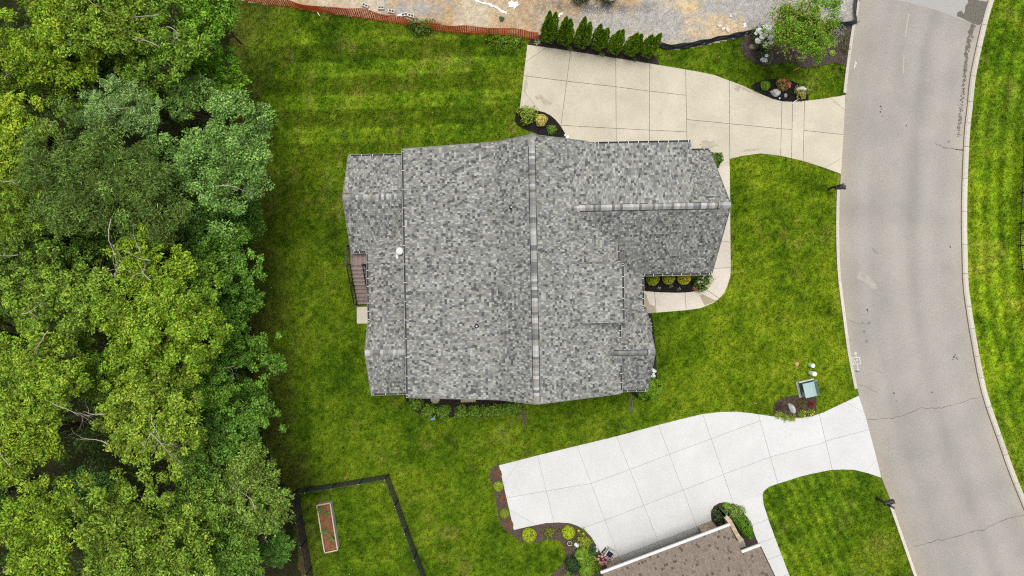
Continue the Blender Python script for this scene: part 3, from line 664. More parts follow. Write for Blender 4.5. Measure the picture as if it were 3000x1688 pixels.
# ================================================================== the grey-roofed house
TH = math.radians(1.1); CU, SU = math.cos(TH), math.sin(TH)
def H(u, v, z): return (u * CU - v * SU, u * SU + v * CU, z)          # house axes to the world
house = thing('house', 'large house with grey shingle roof in the middle of the lawn', 'house', (0, 0, 0))
SHINGLE = mk('shingle', None, rough=.95, var=.16, scale=45, bump=.3, bscale=120, spec=.12)
DECKM = mk('roof_deck', (.13, .13, .127), rough=.95, var=.2, scale=8, bump=.2)
FASCIA = mk('white_trim', (.62, .62, .60), rough=.6, var=.06, bump=0)
GUTTER_IN = mk('gutter_dark', (.075, .074, .071), rough=.7, var=.2, bump=.1)
SIDING = mk('siding', (.48, .475, .455), rough=.8, var=.08, bump=.15)
BRICKM = mk('brick', None, rough=.9, var=.2, scale=14, bump=.4)
GREYS = [((.325, .330, .308), 21), ((.260, .264, .244), 27), ((.200, .203, .186), 20), ((.082, .083, .082), 13), ((.125, .127, .125), 12), ((.250, .240, .205), 7), ((.150, .157, .168), 4)]
GW = [w for _, w in GREYS]
class Roof:
    """one pitched plane: z = z0 + su*(u-u0) + sv*(v-v0) over a convex polygon in house axes"""
    def __init__(s, name, poly, z0, u0, v0, su, sv, fr=H): s.name = name; s.poly = poly; s.k = (z0, u0, v0, su, sv); s.fr = fr
    def z(s, u, v): z0, u0, v0, su, sv = s.k; return z0 + su * (u - u0) + sv * (v - v0)
def inside(poly, u, v): return bool(inpoly(np.array([u]), np.array([v]), poly)[0])
def shingle_plane(R, others, rnd, expo=.143, palette=GREYS, weights=GW, wmax=.27, thick=.030, lane=((.190, .193, .175), (.168, .171, .157), (.210, .213, .196)), lane_p=.62):
    z0, u0, v0, su, sv = R.k; g = math.hypot(su, sv); dn = np.array([-su, -sv]) / g; al = np.array([-dn[1], dn[0]])   # down the slope, along the eave (plan)
    nrm = np.array([-su, -sv, 1.0]) / math.sqrt(1 + g * g)
    P = np.array(R.poly); t = P @ dn; step = expo / math.sqrt(1 + g * g); tabs = []
    T1 = t.max(); nrow = int((T1 - t.min()) / step) + 1
    pal = random.Random(5)
    for i in range(nrow):
        lo = T1 - i * step; hi = max(lo - step * 1.04, t.min()); mid = (lo + hi) / 2
        ss = []
        for a, b in zip(P, np.roll(P, -1, 0)):
            ta, tb = a @ dn, b @ dn
            if (ta - mid) * (tb - mid) < 0: f = (mid - ta) / (tb - ta); ss.append((a + (b - a) * f) @ al)
        if len(ss) < 2: continue
        s0, s1 = min(ss), max(ss); s = s0 - rnd.uniform(0, .1); col = rnd.choices(palette, weights)[0][0]; hi_ = rnd.random() < .5
        while s < s1:
            w = (rnd.choice((.09, .105, .12, .135, .15)) if hi_ else rnd.choice((.07, .09, .11, .14, .19))); e = min(s + w, s1); b = max(s, s0)
            if e - b > .02:
                c = dn * mid + al * (b + e) / 2
                zc = R.z(*c); hid = False
                for o in others:
                    if o is not R and o.z(*c) > zc + .015 and inside(o.poly, *c): hid = True; break
                if not hid:
                    h = thick * (1.0 if hi_ else .45) * rnd.uniform(.8, 1.25); q = []
                    for tt, up in ((lo, h), (hi, .003)):
                        for x_ in (b + .004, e - .004):
                            p = dn * tt + al * x_; q.append(np.array(R.fr(p[0], p[1], R.z(*p))) + np.array([*(np.array(R.fr(nrm[0], nrm[1], 0))[:2] - np.array(R.fr(0, 0, 0))[:2]), nrm[2]]) * up)
                    lowr = [np.array(R.fr(*(dn * lo + al * x_), R.z(*(dn * lo + al * x_)))) - np.array([0, 0, .004]) for x_ in (b + .004, e - .004)]
                    tabs.append((q + lowr, tuple(np.array(col if hi_ or rnd.random() > lane_p else rnd.choice(lane)) * rnd.uniform(.92, 1.08))))
            s += w; hi_ = not hi_ if rnd.random() < .9 else hi_
            col = rnd.choices(palette, weights)[0][0]
    return tabs
TABF = [(0, 1, 3, 2), (4, 5, 1, 0), (4, 0, 2), (1, 5, 3)]
def tab_mesh(name, tabs, parent, kind=None):
    mb = MB()
    for q, c in tabs: mb.add(q, TABF, c)
    return mb.build(name, SHINGLE, parent, kind)
def deck(R, parent, name='roof', th=.14):
    n = len(R.poly); mb = MB(); top = [R.fr(u, v, R.z(u, v) - .006) for u, v in R.poly]; bot = [(a, b, c - th) for a, b, c in top]
    a = area(R.poly); fs = [tuple(range(n)), tuple(reversed(range(n, 2 * n)))] + [(i, n + i, n + (i + 1) % n, (i + 1) % n) for i in range(n)]
    if a < 0: fs = [tuple(reversed(f)) for f in fs]
    mb.add(top + bot, fs); return mb.build(name, DECKM, parent)
LIPM = mk('gutter_lip', (.36, .36, .35), rough=.6, var=.06, bump=0)
def gutter(parent, a, b, n_strap, out, first=.25):       # an open trough along the eave a-b; 'out' points away from the roof
    a = Vector(a); b = Vector(b); d = (b - a).normalized(); o = Vector(out).normalized(); w, h, t = .108, .10, .012
    mb = MB(); prof = [(0, 0), (0, -h), (w * .75, -h), (w, 0), (w - t, 0), (w * .75 - t, -h + t), (t, -h + t), (t, 0)]
    vs = [tuple(p + o * x + Vector((0, 0, z))) for p in (a, b) for x, z in prof]; m = len(prof); A_, B_ = [], []
    fs = [(k, (k + 1) % m, m + (k + 1) % m, m + k) for k in range(m)] + [tuple(range(m)), tuple(reversed(range(m, 2 * m)))]
    g = MB().add(vs, fs).build('gutter', GUTTER_IN, parent)
    lip = MB().bar(a + o * (w + .004) + Vector((0, 0, .004)), b + o * (w + .004) + Vector((0, 0, .004)), .014, .016); lip.build('gutter_lip', LIPM, g)
    L = (b - a).length; pr = None
    for k in range(n_strap):
        tt = first + (L - 2 * first) * k / max(1, n_strap - 1); p = a + d * tt
        mb = MB(); mb.bar(p - o * .03 + Vector((0, 0, .022)), p + o * (w - .012) + Vector((0, 0, .012)), .032, .012); mb.build('gutter_strap', FASCIA, g)
    for p in (a, b): mb = MB(); mb.bar(p + Vector((0, 0, -.05)), p + o * w + Vector((0, 0, -.05)), .014, .11); mb.build('gutter_end', FASCIA, g)
    return g

EAVE, BRK, RDG = 4.5, 5.84, 7.5
V0, V1 = -6.06, 7.95
sR = (RDG - EAVE) / (6.0 - 1.17); sB = (RDG - BRK) / (1.17 + .76); sL = (BRK - EAVE) / (5.97 - .76)
r_left = Roof('left', [(-5.97, V0), (-.76, V0), (-.76, V1), (-5.97, V1)], EAVE, -5.97, 0, sL, 0)
r_upper = Roof('upper', [(-.76, V0), (1.17, V0), (1.17, V1), (-.76, V1)], BRK, -.76, 0, sB, 0)
r_right = Roof('right', [(1.17, V0), (6.0, V0), (6.0, V1), (1.17, V1)], RDG, 1.17, 0, -sR, 0)
GR_Z, GR_V = 6.4, 4.22
gs = (GR_Z - 2.7) / (7.9 - GR_V); gs2 = (GR_Z - 2.7) / (GR_V - .68)
r_g_up = Roof('garage_up', [(4.0, GR_V), (11.82, GR_V), (11.82, 7.9), (4.0, 7.9)], GR_Z, 0, GR_V, 0, -gs)
r_g_lo = Roof('garage_low', [(2.4, .68), (11.82, .68), (11.82, GR_V), (2.4, GR_V)], GR_Z, 0, GR_V, 0, gs2)
r_g_sh = Roof('garage_shed', [(2.6, GR_V + .1), (9.82, GR_V + .1), (9.95, 7.78), (2.6, 7.78)], GR_Z + .02, 0, GR_V, 0, -.2)
r_dorm = Roof('dormer', [(3.1, -2.0), (6.02, -2.0), (6.02, 1.23), (3.1, 1.23)], 6.2, 3.26, 0, -.2, 0)
r_porch = Roof('porch', [(5.3, -2.6), (7.67, -2.6), (7.67, 2.2), (5.3, 2.2)], 2.7, 7.67, 0, -.36, 0)
r_f_up = Roof('front_up', [(4.4, -3.73), (7.88, -3.73), (7.88, -1.31), (4.4, -1.31)], 5.1, 0, -3.73, 0, -.99)
r_f_lo = Roof('front_low', [(4.4, -6.13), (7.88, -6.13), (7.88, -3.73), (4.4, -3.73)], 5.1, 0, -3.73, 0, .99)
r_l1_up = Roof('left1_up', [(-9.48, 5.32), (-5.3, 5.32), (-5.3, 7.92), (-9.48, 7.92)], 4.35, 0, 5.32, 0, -.592)
r_l1_lo = Roof('left1_low', [(-9.48, 2.36), (-5.3, 2.36), (-5.3, 5.32), (-9.48, 5.32)], 4.35, 0, 5.32, 0, .592)
r_shed = Roof('left_shed', [(-8.44, -2.6), (-5.3, -2.6), (-5.3, 3.6), (-8.44, 3.6)], 2.7, -8.44, 0, .36, 0)
r_l2_up = Roof('left2_up', [(-8.41, -3.53), (-5.3, -3.53), (-5.3, -1.85), (-8.41, -1.85)], 4.3, 0, -3.53, 0, -.6)
r_l2_lo = Roof('left2_low', [(-8.41, -6.03), (-5.3, -6.03), (-5.3, -3.53), (-8.41, -3.53)], 4.3, 0, -3.53, 0, .6)
ROOFS = [r_left, r_upper, r_right, r_g_up, r_g_lo, r_g_sh, r_dorm, r_porch, r_f_up, r_f_lo, r_l1_up, r_l1_lo, r_shed, r_l2_up, r_l2_lo]
rnd = random.Random(42); ALL = []; DECKS = {}
for R in ROOFS:
    d = deck(R, house); DECKS[R.name] = d; ALL.append((R, shingle_plane(R, ROOFS, rnd)))
flat = sorted([(np.linalg.norm(np.mean(q, 0) - np.array([0, 0, CAM_H])), R.name, i) for R, tabs in ALL for i, (q, c) in enumerate(tabs)])
near = {}
for _, nm, i in flat[:300]: near.setdefault(nm, set()).add(i)
for R, tabs in ALL:
    pick = near.get(R.name, set())
    for i in sorted(pick): tab_mesh('shingle', [tabs[i]], DECKS[R.name])
    tab_mesh('shingles', [t for i, t in enumerate(tabs) if i not in pick], DECKS[R.name], 'stuff')
# ridge vents and caps
VENTM = mk('vent_black', (.02, .02, .021), rough=.8, bump=0)
CAPM = []
for col in [(.33, .332, .315), (.25, .25, .235), (.15, .152, .15), (.41, .41, .40), (.27, .255, .215), (.20, .20, .195)]: CAPM.append(col)
def ridge(R_, along, a, b, fixed, z, s1, s2, vent, half=.155, step=.145):
    """caps along u (along='u') or v; s1, s2 the falls either side"""
    par = DECKS[R_.name]; f = (lambda t, w, zz: H(t, fixed + w, zz)) if along == 'u' else (lambda t, w, zz: H(fixed + w, t, zz))
    lift = .055 if vent else .022
    if vent:
        va, vb = vent; hv = half + .032; vs = []
        for t in (va, vb): vs += [f(t, -hv, z - s1 * hv + .004), f(t, -hv, z - s1 * hv + .05), f(t, 0, z + .05), f(t, hv, z - s2 * hv + .05), f(t, hv, z - s2 * hv + .004)]
        MB().add(vs, [(0, 1, 6, 5), (1, 2, 7, 6), (2, 3, 8, 7), (3, 4, 9, 8), (0, 4, 3, 2, 1), (5, 6, 7, 8, 9)]).build('ridge_vent', VENTM, par)
    t = a; sg = 1 if b > a else -1; base = None; meshes = {}
    rk = random.Random(int(abs(fixed) * 100))
    prev = 0
    while sg * (b - t) > .05:
        e = t + sg * step; l = lift if (not vent or min(vent) - .01 < (t + e) / 2 < max(vent) + .01) else .022
        k = rk.randrange(6) if rk.random() < .9 else prev; prev = k; vs = []
        for tt, up in ((t, .010), (e + sg * .01, 0)):
            for w in (-half, -half * .35, 0, half * .35, half):
                s = s1 if w < 0 else s2; vs.append(f(tt, w, z - s * abs(w) * (.8 if abs(w) < half * .5 else 1) + l + up))
        vs += [f(t, w, z - (s1 if w < 0 else s2) * abs(w) + l - .012) for w in (-half, 0, half)]
        fs = [(j, j + 1, j + 6, j + 5) for j in range(4)] + [(0, 10, 11, 2, 1), (2, 11, 12, 4, 3)]
        if (along == 'u') == (sg > 0): fs = [tuple(reversed(q)) for q in fs]
        MB().add(vs, fs, tuple(np.array(CAPM[k]) * rk.uniform(.92, 1.08))).build('ridge_cap', SHINGLE, par); t = e
ridge(r_upper, 'v', V0, V1, 1.17, RDG, sB, sR, (-5.75, 7.35))
ridge(r_g_lo, 'u', 11.82, 3.05, GR_V, GR_Z, gs2, .25, (3.75, 11.15))
ridge(r_f_up, 'u', 7.88, 5.2, -3.73, 5.1, .99, .99, (5.6, 7.5), half=.13)
ridge(r_l1_up, 'u', -9.48, -6.1, 5.32, 4.35, .592, .592, None, half=.17)
ridge(r_l2_up, 'u', -8.41, -6.1, -3.53, 4.3, .6, .6, None, half=.16)
# gutters
def G(u0, v0, u1, v1, z, n, ou, ov, first=.2): a = H(u0, v0, z); b = H(u1, v1, z); o = Vector(H(ou, ov, 0)); gutter(house, a, b, n, o, first)
G(-5.98, V0, -5.98, V1, EAVE - .03, 14, -1, 0, .15)
G(-9.46, 7.93, -6.0, 7.93, 2.78, 6, 0, 1, .08)
G(-9.46, 2.34, -8.5, 2.34, 2.56, 3, 0, -1, .1); G(-8.46, 2.30, -8.46, -1.82, 2.66, 9, -1, 0, .12)
G(-8.40, -6.05, -6.0, -6.05, 2.77, 4, 0, -1, .1)
G(4.75, 7.80, 9.93, 7.80, 5.64, 10, 0, 1, .12); G(9.98, 7.92, 11.8, 7.92, 2.66, 2, 0, 1, .3)
G(7.70, .66, 11.80, .66, 2.66, 8, 0, -1, .12); G(7.69, .52, 7.69, -1.28, 2.66, 5, 1, 0, .1)
G(6.01, 2.6, 6.01, 1.28, EAVE - .03, 3, 1, 0, .1); G(6.04, 1.22, 6.04, -1.99, 5.61, 6, 1, 0, .12); G(6.01, -2.05, 6.01, -3.0, EAVE - .03, 3, 1, 0, .1)
G(6.01, -4.35, 6.01, -6.03, EAVE - .03, 4, 1, 0, .1); G(6.1, -6.15, 7.86, -6.15, 2.68, 4, 0, -1, .1)
# rake boards
RAKE = mk('rake_board', (.20, .20, .195), var=.1, bump=0)
for R, a, b in [(r_left, (-5.97, V0 - .02), (-.76, V0 - .02)), (r_upper, (-.76, V0 - .02), (1.17, V0 - .02)), (r_right, (1.17, V0 - .02), (6.0, V0 - .02)), (r_left, (-5.97, V1 + .02), (-.76, V1 + .02)), (r_upper, (-.76, V1 + .02), (1.17, V1 + .02)), (r_right, (1.17, V1 + .02), (4.3, V1 + .02)),
                (r_g_up, (11.84, GR_V), (11.84, 7.9)), (r_g_lo, (11.84, .68), (11.84, GR_V)), (r_f_up, (7.9, -3.73), (7.9, -1.31)), (r_f_lo, (7.9, -6.13), (7.9, -3.73)), (r_l1_up, (-9.5, 5.32), (-9.5, 7.92)), (r_l1_lo, (-9.5, 2.36), (-9.5, 5.32)), (r_l2_up, (-8.43, -3.53), (-8.43, -1.85)), (r_l2_lo, (-8.43, -6.03), (-8.43, -3.53))]:
    MB().bar(H(*a, R.z(*a) - .075), H(*b, R.z(*b) - .075), .03, .16).build('rake_board', RAKE, house)
# walls, each an extruded profile under its roof
def wall_u(v0, v1, prof): # profile in (u,z), extruded along v
    n = len(prof); vs = [H(u, v, z) for v in (v0, v1) for u, z in prof]
    return MB().add(vs, [tuple(range(n)), tuple(reversed(range(n, 2 * n)))] + [(i, n + i, n + (i + 1) % n, (i + 1) % n) for i in range(n)]).build('wall', SIDING, house)
def wall_v(u0, u1, prof):
    n = len(prof); vs = [H(u, v, z) for u in (u0, u1) for v, z in prof]
    return MB().add(vs, [tuple(reversed(range(n))), tuple(range(n, 2 * n))] + [((i + 1) % n, n + (i + 1) % n, n + i, i) for i in range(n)]).build('wall', SIDING, house)
q = .17
wall_u(-5.75, 7.62, [(-5.6, 0), (5.65, 0), (5.65, r_right.z(5.65, 0) - q), (1.17, RDG - q), (-.76, BRK - q), (-5.6, r_left.z(-5.6, 0) - q)])
wall_v(5.2, 11.5, [(1.0, 0), (7.55, 0), (7.55, r_g_up.z(0, 7.55) - q), (GR_V, GR_Z - q), (1.0, r_g_lo.z(0, 1.0) - q)])
wall_v(4.9, 9.7, [(5.2, 4), (7.5, 4), (7.5, r_g_sh.z(0, 7.5) - q), (5.2, r_g_sh.z(0, 5.2) - q)])
wall_u(-1.85, 1.08, [(3.6, 4.2), (5.7, 4.2), (5.7, r_dorm.z(5.7, 0) - q), (3.6, r_dorm.z(3.6, 0) - q)])
wall_v(5.4, 7.5, [(-5.85, 0), (-1.6, 0), (-1.6, r_f_up.z(0, -1.6) - q), (-3.73, 5.1 - q), (-5.85, r_f_lo.z(0, -5.85) - q)])
wall_v(-9.15, -5.5, [(2.7, 0), (7.6, 0), (7.6, r_l1_up.z(0, 7.6) - q), (5.32, 4.35 - q), (2.7, r_l1_lo.z(0, 2.7) - q)])
wall_v(-8.1, -5.5, [(-5.72, 0), (-1.9, 0), (-1.9, r_l2_up.z(0, -1.9) - q), (-3.53, 4.3 - q), (-5.72, r_l2_lo.z(0, -5.72) - q)])
wall_u(-2.0, 2.8, [(-8.08, 0), (-5.5, 0), (-5.5, r_shed.z(-5.5, 0) - q), (-8.08, r_shed.z(-8.08, 0) - q)])
for u, v in [(7.42, .30), (7.42, -1.2)]: MB().lathe(H(u, v, 0), [(.16, 0), (.16, .2), (.11, .25), (.10, 2.3), (.15, 2.4), (.15, 2.52)], 14).build('porch_column', FASCIA, house)
# doors and windows the eaves half hide
GLASS = mk('window_glass', (.03, .035, .04), rough=.08, var=0, bump=0, spec=.6)
DOORM = mk('garage_door', (.55, .54, .50), rough=.6, var=.05, bump=0)
def window(c, du, w, h):   # c in house axes, on a wall whose outward normal is du
    c3 = Vector(H(*c)); o = (Vector(H(*du, 0))).normalized(); s = Vector((-o.y, o.x, 0)); mb = MB()
    for sx in (-1, 1): mb.bar(c3 + s * sx * w / 2 + o * .02 + Vector((0, 0, -h / 2)), c3 + s * sx * w / 2 + o * .02 + Vector((0, 0, h / 2)), .09)
    for sz in (-1, 1): mb.bar(c3 - s * w / 2 + o * .022 + Vector((0, 0, sz * h / 2)), c3 + s * w / 2 + o * .022 + Vector((0, 0, sz * h / 2)), .088)
    f = mb.build('window', FASCIA, house)
    MB().bar(c3 + o * .005 + Vector((0, 0, -h / 2)), c3 + o * .005 + Vector((0, 0, h / 2)), .03, w).build('pane', GLASS, f) if abs(o.y) > .5 else MB().bar(c3 - s * w / 2 + o * .005, c3 + s * w / 2 + o * .005, .03, h).build('pane', GLASS, f)
for u in (6.6, 9.4):
    d = None
    for k in range(4):
        b_ = MB().box(H(u, 7.57, .3 + k * .56), (2.45, .05, .55), TH)
        if d is None: d = b_.build('garage_door', DOORM, house)
        else: b_.build('door_panel', DOORM, d)
for c, du, w, h in [((11.52, 5.6, 1.7), (1, 0), 1.1, 1.4), ((11.52, 2.9, 1.7), (1, 0), 1.1, 1.4), ((7.52, -3.7, 1.7), (1, 0), 1.6, 1.5), ((-9.17, 5.3, 1.6), (-1, 0), 1.8, 1.4), ((-8.12, -3.8, 1.6), (-1, 0), 1.4, 1.3), ((-5.62, -5.0, 4.0), (-1, 0), .01, .01)][:5]: window(c, du, w, h)
# things on the roof
def vent_pipe(u, v, R):
    z = R.z(u, v); p = H(u, v, z); mb = MB(); mb.lathe(p, [(.13, -.05), (.13, .035), (.085, .05), (.06, .10)], 14); o = mb.build('vent_flashing', VENTM, house)
    MB().lathe((p[0], p[1], z + .09), [(.047, 0), (.047, .16), (.028, .162), (.028, .05)], 12).build('vent_pipe', FASCIA, o)
vent_pipe(.05, 4.3, r_upper); vent_pipe(-1.97, -2.05, r_left)
wz = r_shed.z(-6.5, 2.2); p = H(-6.42, 2.25, wz + .05); mb = MB(); mb.lathe(p, [(.10, -.15), (.10, .2), (.20, .22), (.225, .27), (.20, .33), (.1, .36)], 22); o = mb.build('roof_vent', FASCIA, house)
MB().box(H(-6.62, 2.0, wz + .02), (.13, .34, .035), TH).build('vent_flange', FASCIA, o)

# ---- back stair and landing
deckt = thing('deck_stair', 'brown composite landing and stair with black railings beside the house', 'stairs', W(1046, 850))
BOARD = mk('deck_board', None, rough=.7, var=.18, scale=9, bump=.2)
DBLK = mk('black_rail', (.012, .011, .011), rough=.5, var=0, bump=0, spec=.35)
zt = 2.0; bc = [(.215, .165, .150), (.195, .150, .138), (.235, .182, .165)]
for k in range(12):
    x = -9.72 + k * .135 + .067; MB().box((x, 1.93, zt - .015), (.128, 1.16, .03), 0, random.choice(bc)).build('deck_board', BOARD, deckt)
MB().box((-8.95, 1.93, zt - .13), (1.6, 1.14, .17)).build('landing_frame', mk('deck_frame', (.10, .075, .065)), deckt)
NT = 11; run = .236; rise = zt / (NT)
for k in range(NT - 1):
    y = 1.35 - run * (k + .5); z = zt - rise * (k + 1)
    tr = MB().box((-9.25, y + .057, z - .018), (1.0, .116, .034), 0, random.choice(bc)).build('tread', BOARD, deckt)
    MB().box((-9.25, y - .066, z - .017), (1.0, .116, .034), 0, random.choice(bc)).build('tread_board', BOARD, tr)
    MB().box((-9.25, y + .122, z - .02 + rise * .38), (.98, .016, rise * .8), 0, (.10, .08, .07)).build('riser', BOARD, tr)
yb = 1.35 - run * (NT - 1)
for x in (-9.73, -8.77): MB().bar((x, 1.35, zt - .2), (x, yb, .05), .05, .28).build('stringer', mk('deck_frame', (.1, .075, .065)), deckt)
def rail(a, b, name='railing', post=(True, True)):
    a = Vector(a); b = Vector(b); o = MB().bar(a + Vector((0, 0, .93)), b + Vector((0, 0, .93)), .055, .05).build(name, DBLK, deckt)
    MB().bar(a + Vector((0, 0, .12)), b + Vector((0, 0, .12)), .035, .03).build('bottom_rail', DBLK, o)
    L = (b - a).length; n = int(L / .115)
    for k in range(1, n): p = a + (b - a) * k / n; MB().bar(p + Vector((0, 0, .12)), p + Vector((0, 0, .92)), .02).build('baluster', DBLK, o)
    for p, on in zip((a, b), post):
        if on: MB().box((p.x, p.y, p.z + .5), (.085, .085, 1.05)).box((p.x, p.y, p.z + 1.04), (.11, .11, .03)).build('post', DBLK, o)
ym = (1.35 + yb) / 2
rail((-9.72, 2.5, zt), (-9.72, 1.40, zt)); rail((-9.72, 1.38, zt), (-9.72, ym, zt / 2 + .02), post=(False, True)); rail((-9.72, ym, zt / 2 + .02), (-9.72, yb, .06), post=(False, True))
rail((-8.78, 1.38, zt), (-8.78, ym, zt / 2 + .02)); rail((-8.78, ym, zt / 2 + .02), (-8.78, yb, .06), post=(False, True))

# ================================================================== the house at the bottom edge
NA, NB_ = Vector(W(1763, 1680, 2.6)), Vector(W(2137, 1540, 2.6)); nd = (NB_ - NA).normalized(); nn_ = Vector((nd.y, -nd.x, 0)); NL = (NB_ - NA).length
def N_(s, t, z): p = NA + nd * s + nn_ * t; return (p.x, p.y, z)
nh = thing('neighbour_house', 'house with taupe shingle roof and white gutter cut by the bottom edge', 'house', (NA.x, NA.y, 0))
TAUPE = [((.20, .166, .136), 40), ((.215, .18, .148), 28), ((.185, .152, .123), 18), ((.155, .126, .10), 10), ((.095, .075, .06), 8)]
sl_ = .5; t2 = 1.42; s2 = NL + 1.12
n1 = Roof('n1', [(0, 0), (NL, 0), (NL, t2), (NL, 7), (0, 7)], 2.6, 0, 0, 0, sl_, N_)
n2 = Roof('n2', [(NL, t2), (s2, t2), (s2, 7), (NL, 7)], 2.6, 0, 0, 0, sl_, N_)
TW = [w for _, w in TAUPE]
DECKM2 = mk('taupe_deck', (.10, .08, .062)); SH_SAVE = SHINGLE
for R in (n1, n2):
    d = deck(R, nh); d.data.materials.clear(); d.data.materials.append(DECKM2)
    tab_mesh('shingles', shingle_plane(R, [], random.Random(8), .143, TAUPE, TW, thick=.02, lane=((.20, .166, .136), (.19, .156, .127))), d, 'stuff')
WHITE = mk('white_gutter', (.56, .56, .55), rough=.5, var=.04, bump=0)
MB().bar(N_(-.05, -.06, 2.58), N_(NL + .05, -.06, 2.58), .15, .12).build('gutter', WHITE, nh)
MB().bar(N_(NL + .0, t2 - .06, 2.6 + sl_ * t2 - .02), N_(s2 + .05, t2 - .06, 2.6 + sl_ * t2 - .02), .15, .12).build('gutter', WHITE, nh)
MB().bar(N_(s2 + .03, t2, 2.6 + sl_ * t2 - .06), N_(s2 + .03, 7, 2.6 + sl_ * 7 - .06), .04, .14).build('rake_board', mk('dark_rake', (.05, .045, .04)), nh)
# stone-clad front with the garage opening
wa, wb = Vector(W(1773, 1648)), Vector(W(2085, 1526)); wd_ = (wb - wa).normalized(); wn_ = Vector((wd_.y, -wd_.x, 0)); WL = (wb - wa).length
def F_(s, t, z): p = wa + wd_ * s + wn_ * t; return (p.x, p.y, z)
STONE = mk('stone_veneer', None, rough=.9, var=.22, scale=7, bump=.6, bscale=18, dist=.03)
s_l, s_r = .90, WL - .95
def block(name, s0, s1, t0, t1, z0, z1, m, par, col=None):
    ps = [F_(s0, t0, 0)[:2], F_(s1, t0, 0)[:2], F_(s1, t1, 0)[:2], F_(s0, t1, 0)[:2]]; return MB().prism(ps, z0, z1, col).build(name, m, par)
for a_, b_ in ((0, s_l), (s_r, WL)):
    pier = block('stone_pier', a_ + .02, b_ - .02, .03, .5, 0, 2.55, mk('mortar', (.33, .29, .24)), nh); rk = random.Random(int(a_ * 10)); z = .02
    while z < 2.5:
        h_ = rk.choice((.1, .13, .16)); s = a_
        while s < b_ - .02:
            w_ = min(rk.uniform(.2, .5), b_ - s); col = tuple(np.array(rk.choice([(.40, .32, .23), (.36, .29, .22), (.45, .39, .31), (.31, .26, .21), (.42, .30, .20)])) * rk.uniform(.85, 1.1))
            block('stone', s + .006, s + w_ - .006, rk.uniform(-.02, .005), .35, z, z + h_ - .012, STONE, pier, col); s += w_
        z += h_
block('wall', .3, WL - .3, .5, 6, 0, 2.6, SIDING, nh)
block('garage_floor', s_l, s_r, -.02, .34, .0, .055, mk('grey_concrete', (.36, .36, .345), var=.12, scale=6), nh)
GD = mk('taupe_door', (.24, .225, .195), rough=.6, var=.05, bump=0); gd = None
for k in range(4):
    o = block('garage_door' if k == 0 else 'door_panel', s_l + .01, s_r - .01, .33, .39, .06 + k * .55, .06 + k * .55 + .535, GD, nh if k == 0 else gd)
    if k == 0: gd = o
block('door_backing', s_l, s_r, .39, .45, .05, 2.3, mk('door_gap', (.05, .045, .04)), nh)
for k in range(14):
    s = s_l + .25 + k * (s_r - s_l - .5) / 13 - .1
    if k % 2 == 0: block('door_groove', s, s + .65, .325, .331, .3, .33, mk('door_gap', (.05, .045, .04)), gd)
# curved stone wall by the entrance
ew = [(2126, 1514), (2133, 1521), (2140, 1531), (2147, 1543), (2154, 1557), (2162, 1571), (2172, 1585)]; cap = [(.49, .40, .27), (.44, .35, .24), (.52, .43, .31), (.40, .31, .21)]
ewt = nh
P_ = [Vector(W(x, y, 2.0)) for x, y in smooth_poly(ew, 3)]
for a, b in zip(P_[:-1], P_[1:]):
    e = (b - a).normalized(); g_ = .004; MB().bar(a + e * g_ + Vector((0, 0, -.04)), b - e * g_ + Vector((0, 0, -.04)), .24, .08, random.choice(cap)).build('cap_stone', STONE, ewt)
vs = []; fs = []
for i, p in enumerate(P_):
    e = (P_[min(i + 1, len(P_) - 1)] - P_[max(i - 1, 0)]).normalized(); r = Vector((e.y, -e.x, 0)) * .09
    vs += [(p.x + r.x, p.y + r.y, 0), (p.x + r.x, p.y + r.y, 1.93), (p.x - r.x, p.y - r.y, 1.93), (p.x - r.x, p.y - r.y, 0)]
for i in range(len(P_) - 1):
    for k in range(4): fs.append((i * 4 + k, i * 4 + (k + 1) % 4, (i + 1) * 4 + (k + 1) % 4, (i + 1) * 4 + k))
MB().add(vs, fs, (.34, .28, .21)).build('entrance_wall', STONE, nh)
ex, ey, _ = W(2169, 1594, 1.6); MB().box((ex, ey, .8), (.55, .5, 1.6), .36, (.40, .36, .29)).build('entrance_pier', STONE, nh)
lx, ly, _ = W(2149, 1563, 1.8); mb = MB(); mb.tube([(lx + .13 * math.cos(a) * .6 - .2 * math.sin(a) * .35, ly + .2 * math.sin(a) * .8 + .0, 1.8) for a in np.linspace(0, 6.283, 17)], .012, 6); mb.build('lantern_hoop', WHITE, nh)
WALL_L = block('side_wall', WL - .32, WL - .02, .5, 1.6, 0, 2.6, STONE, nh, (.36, .30, .23))

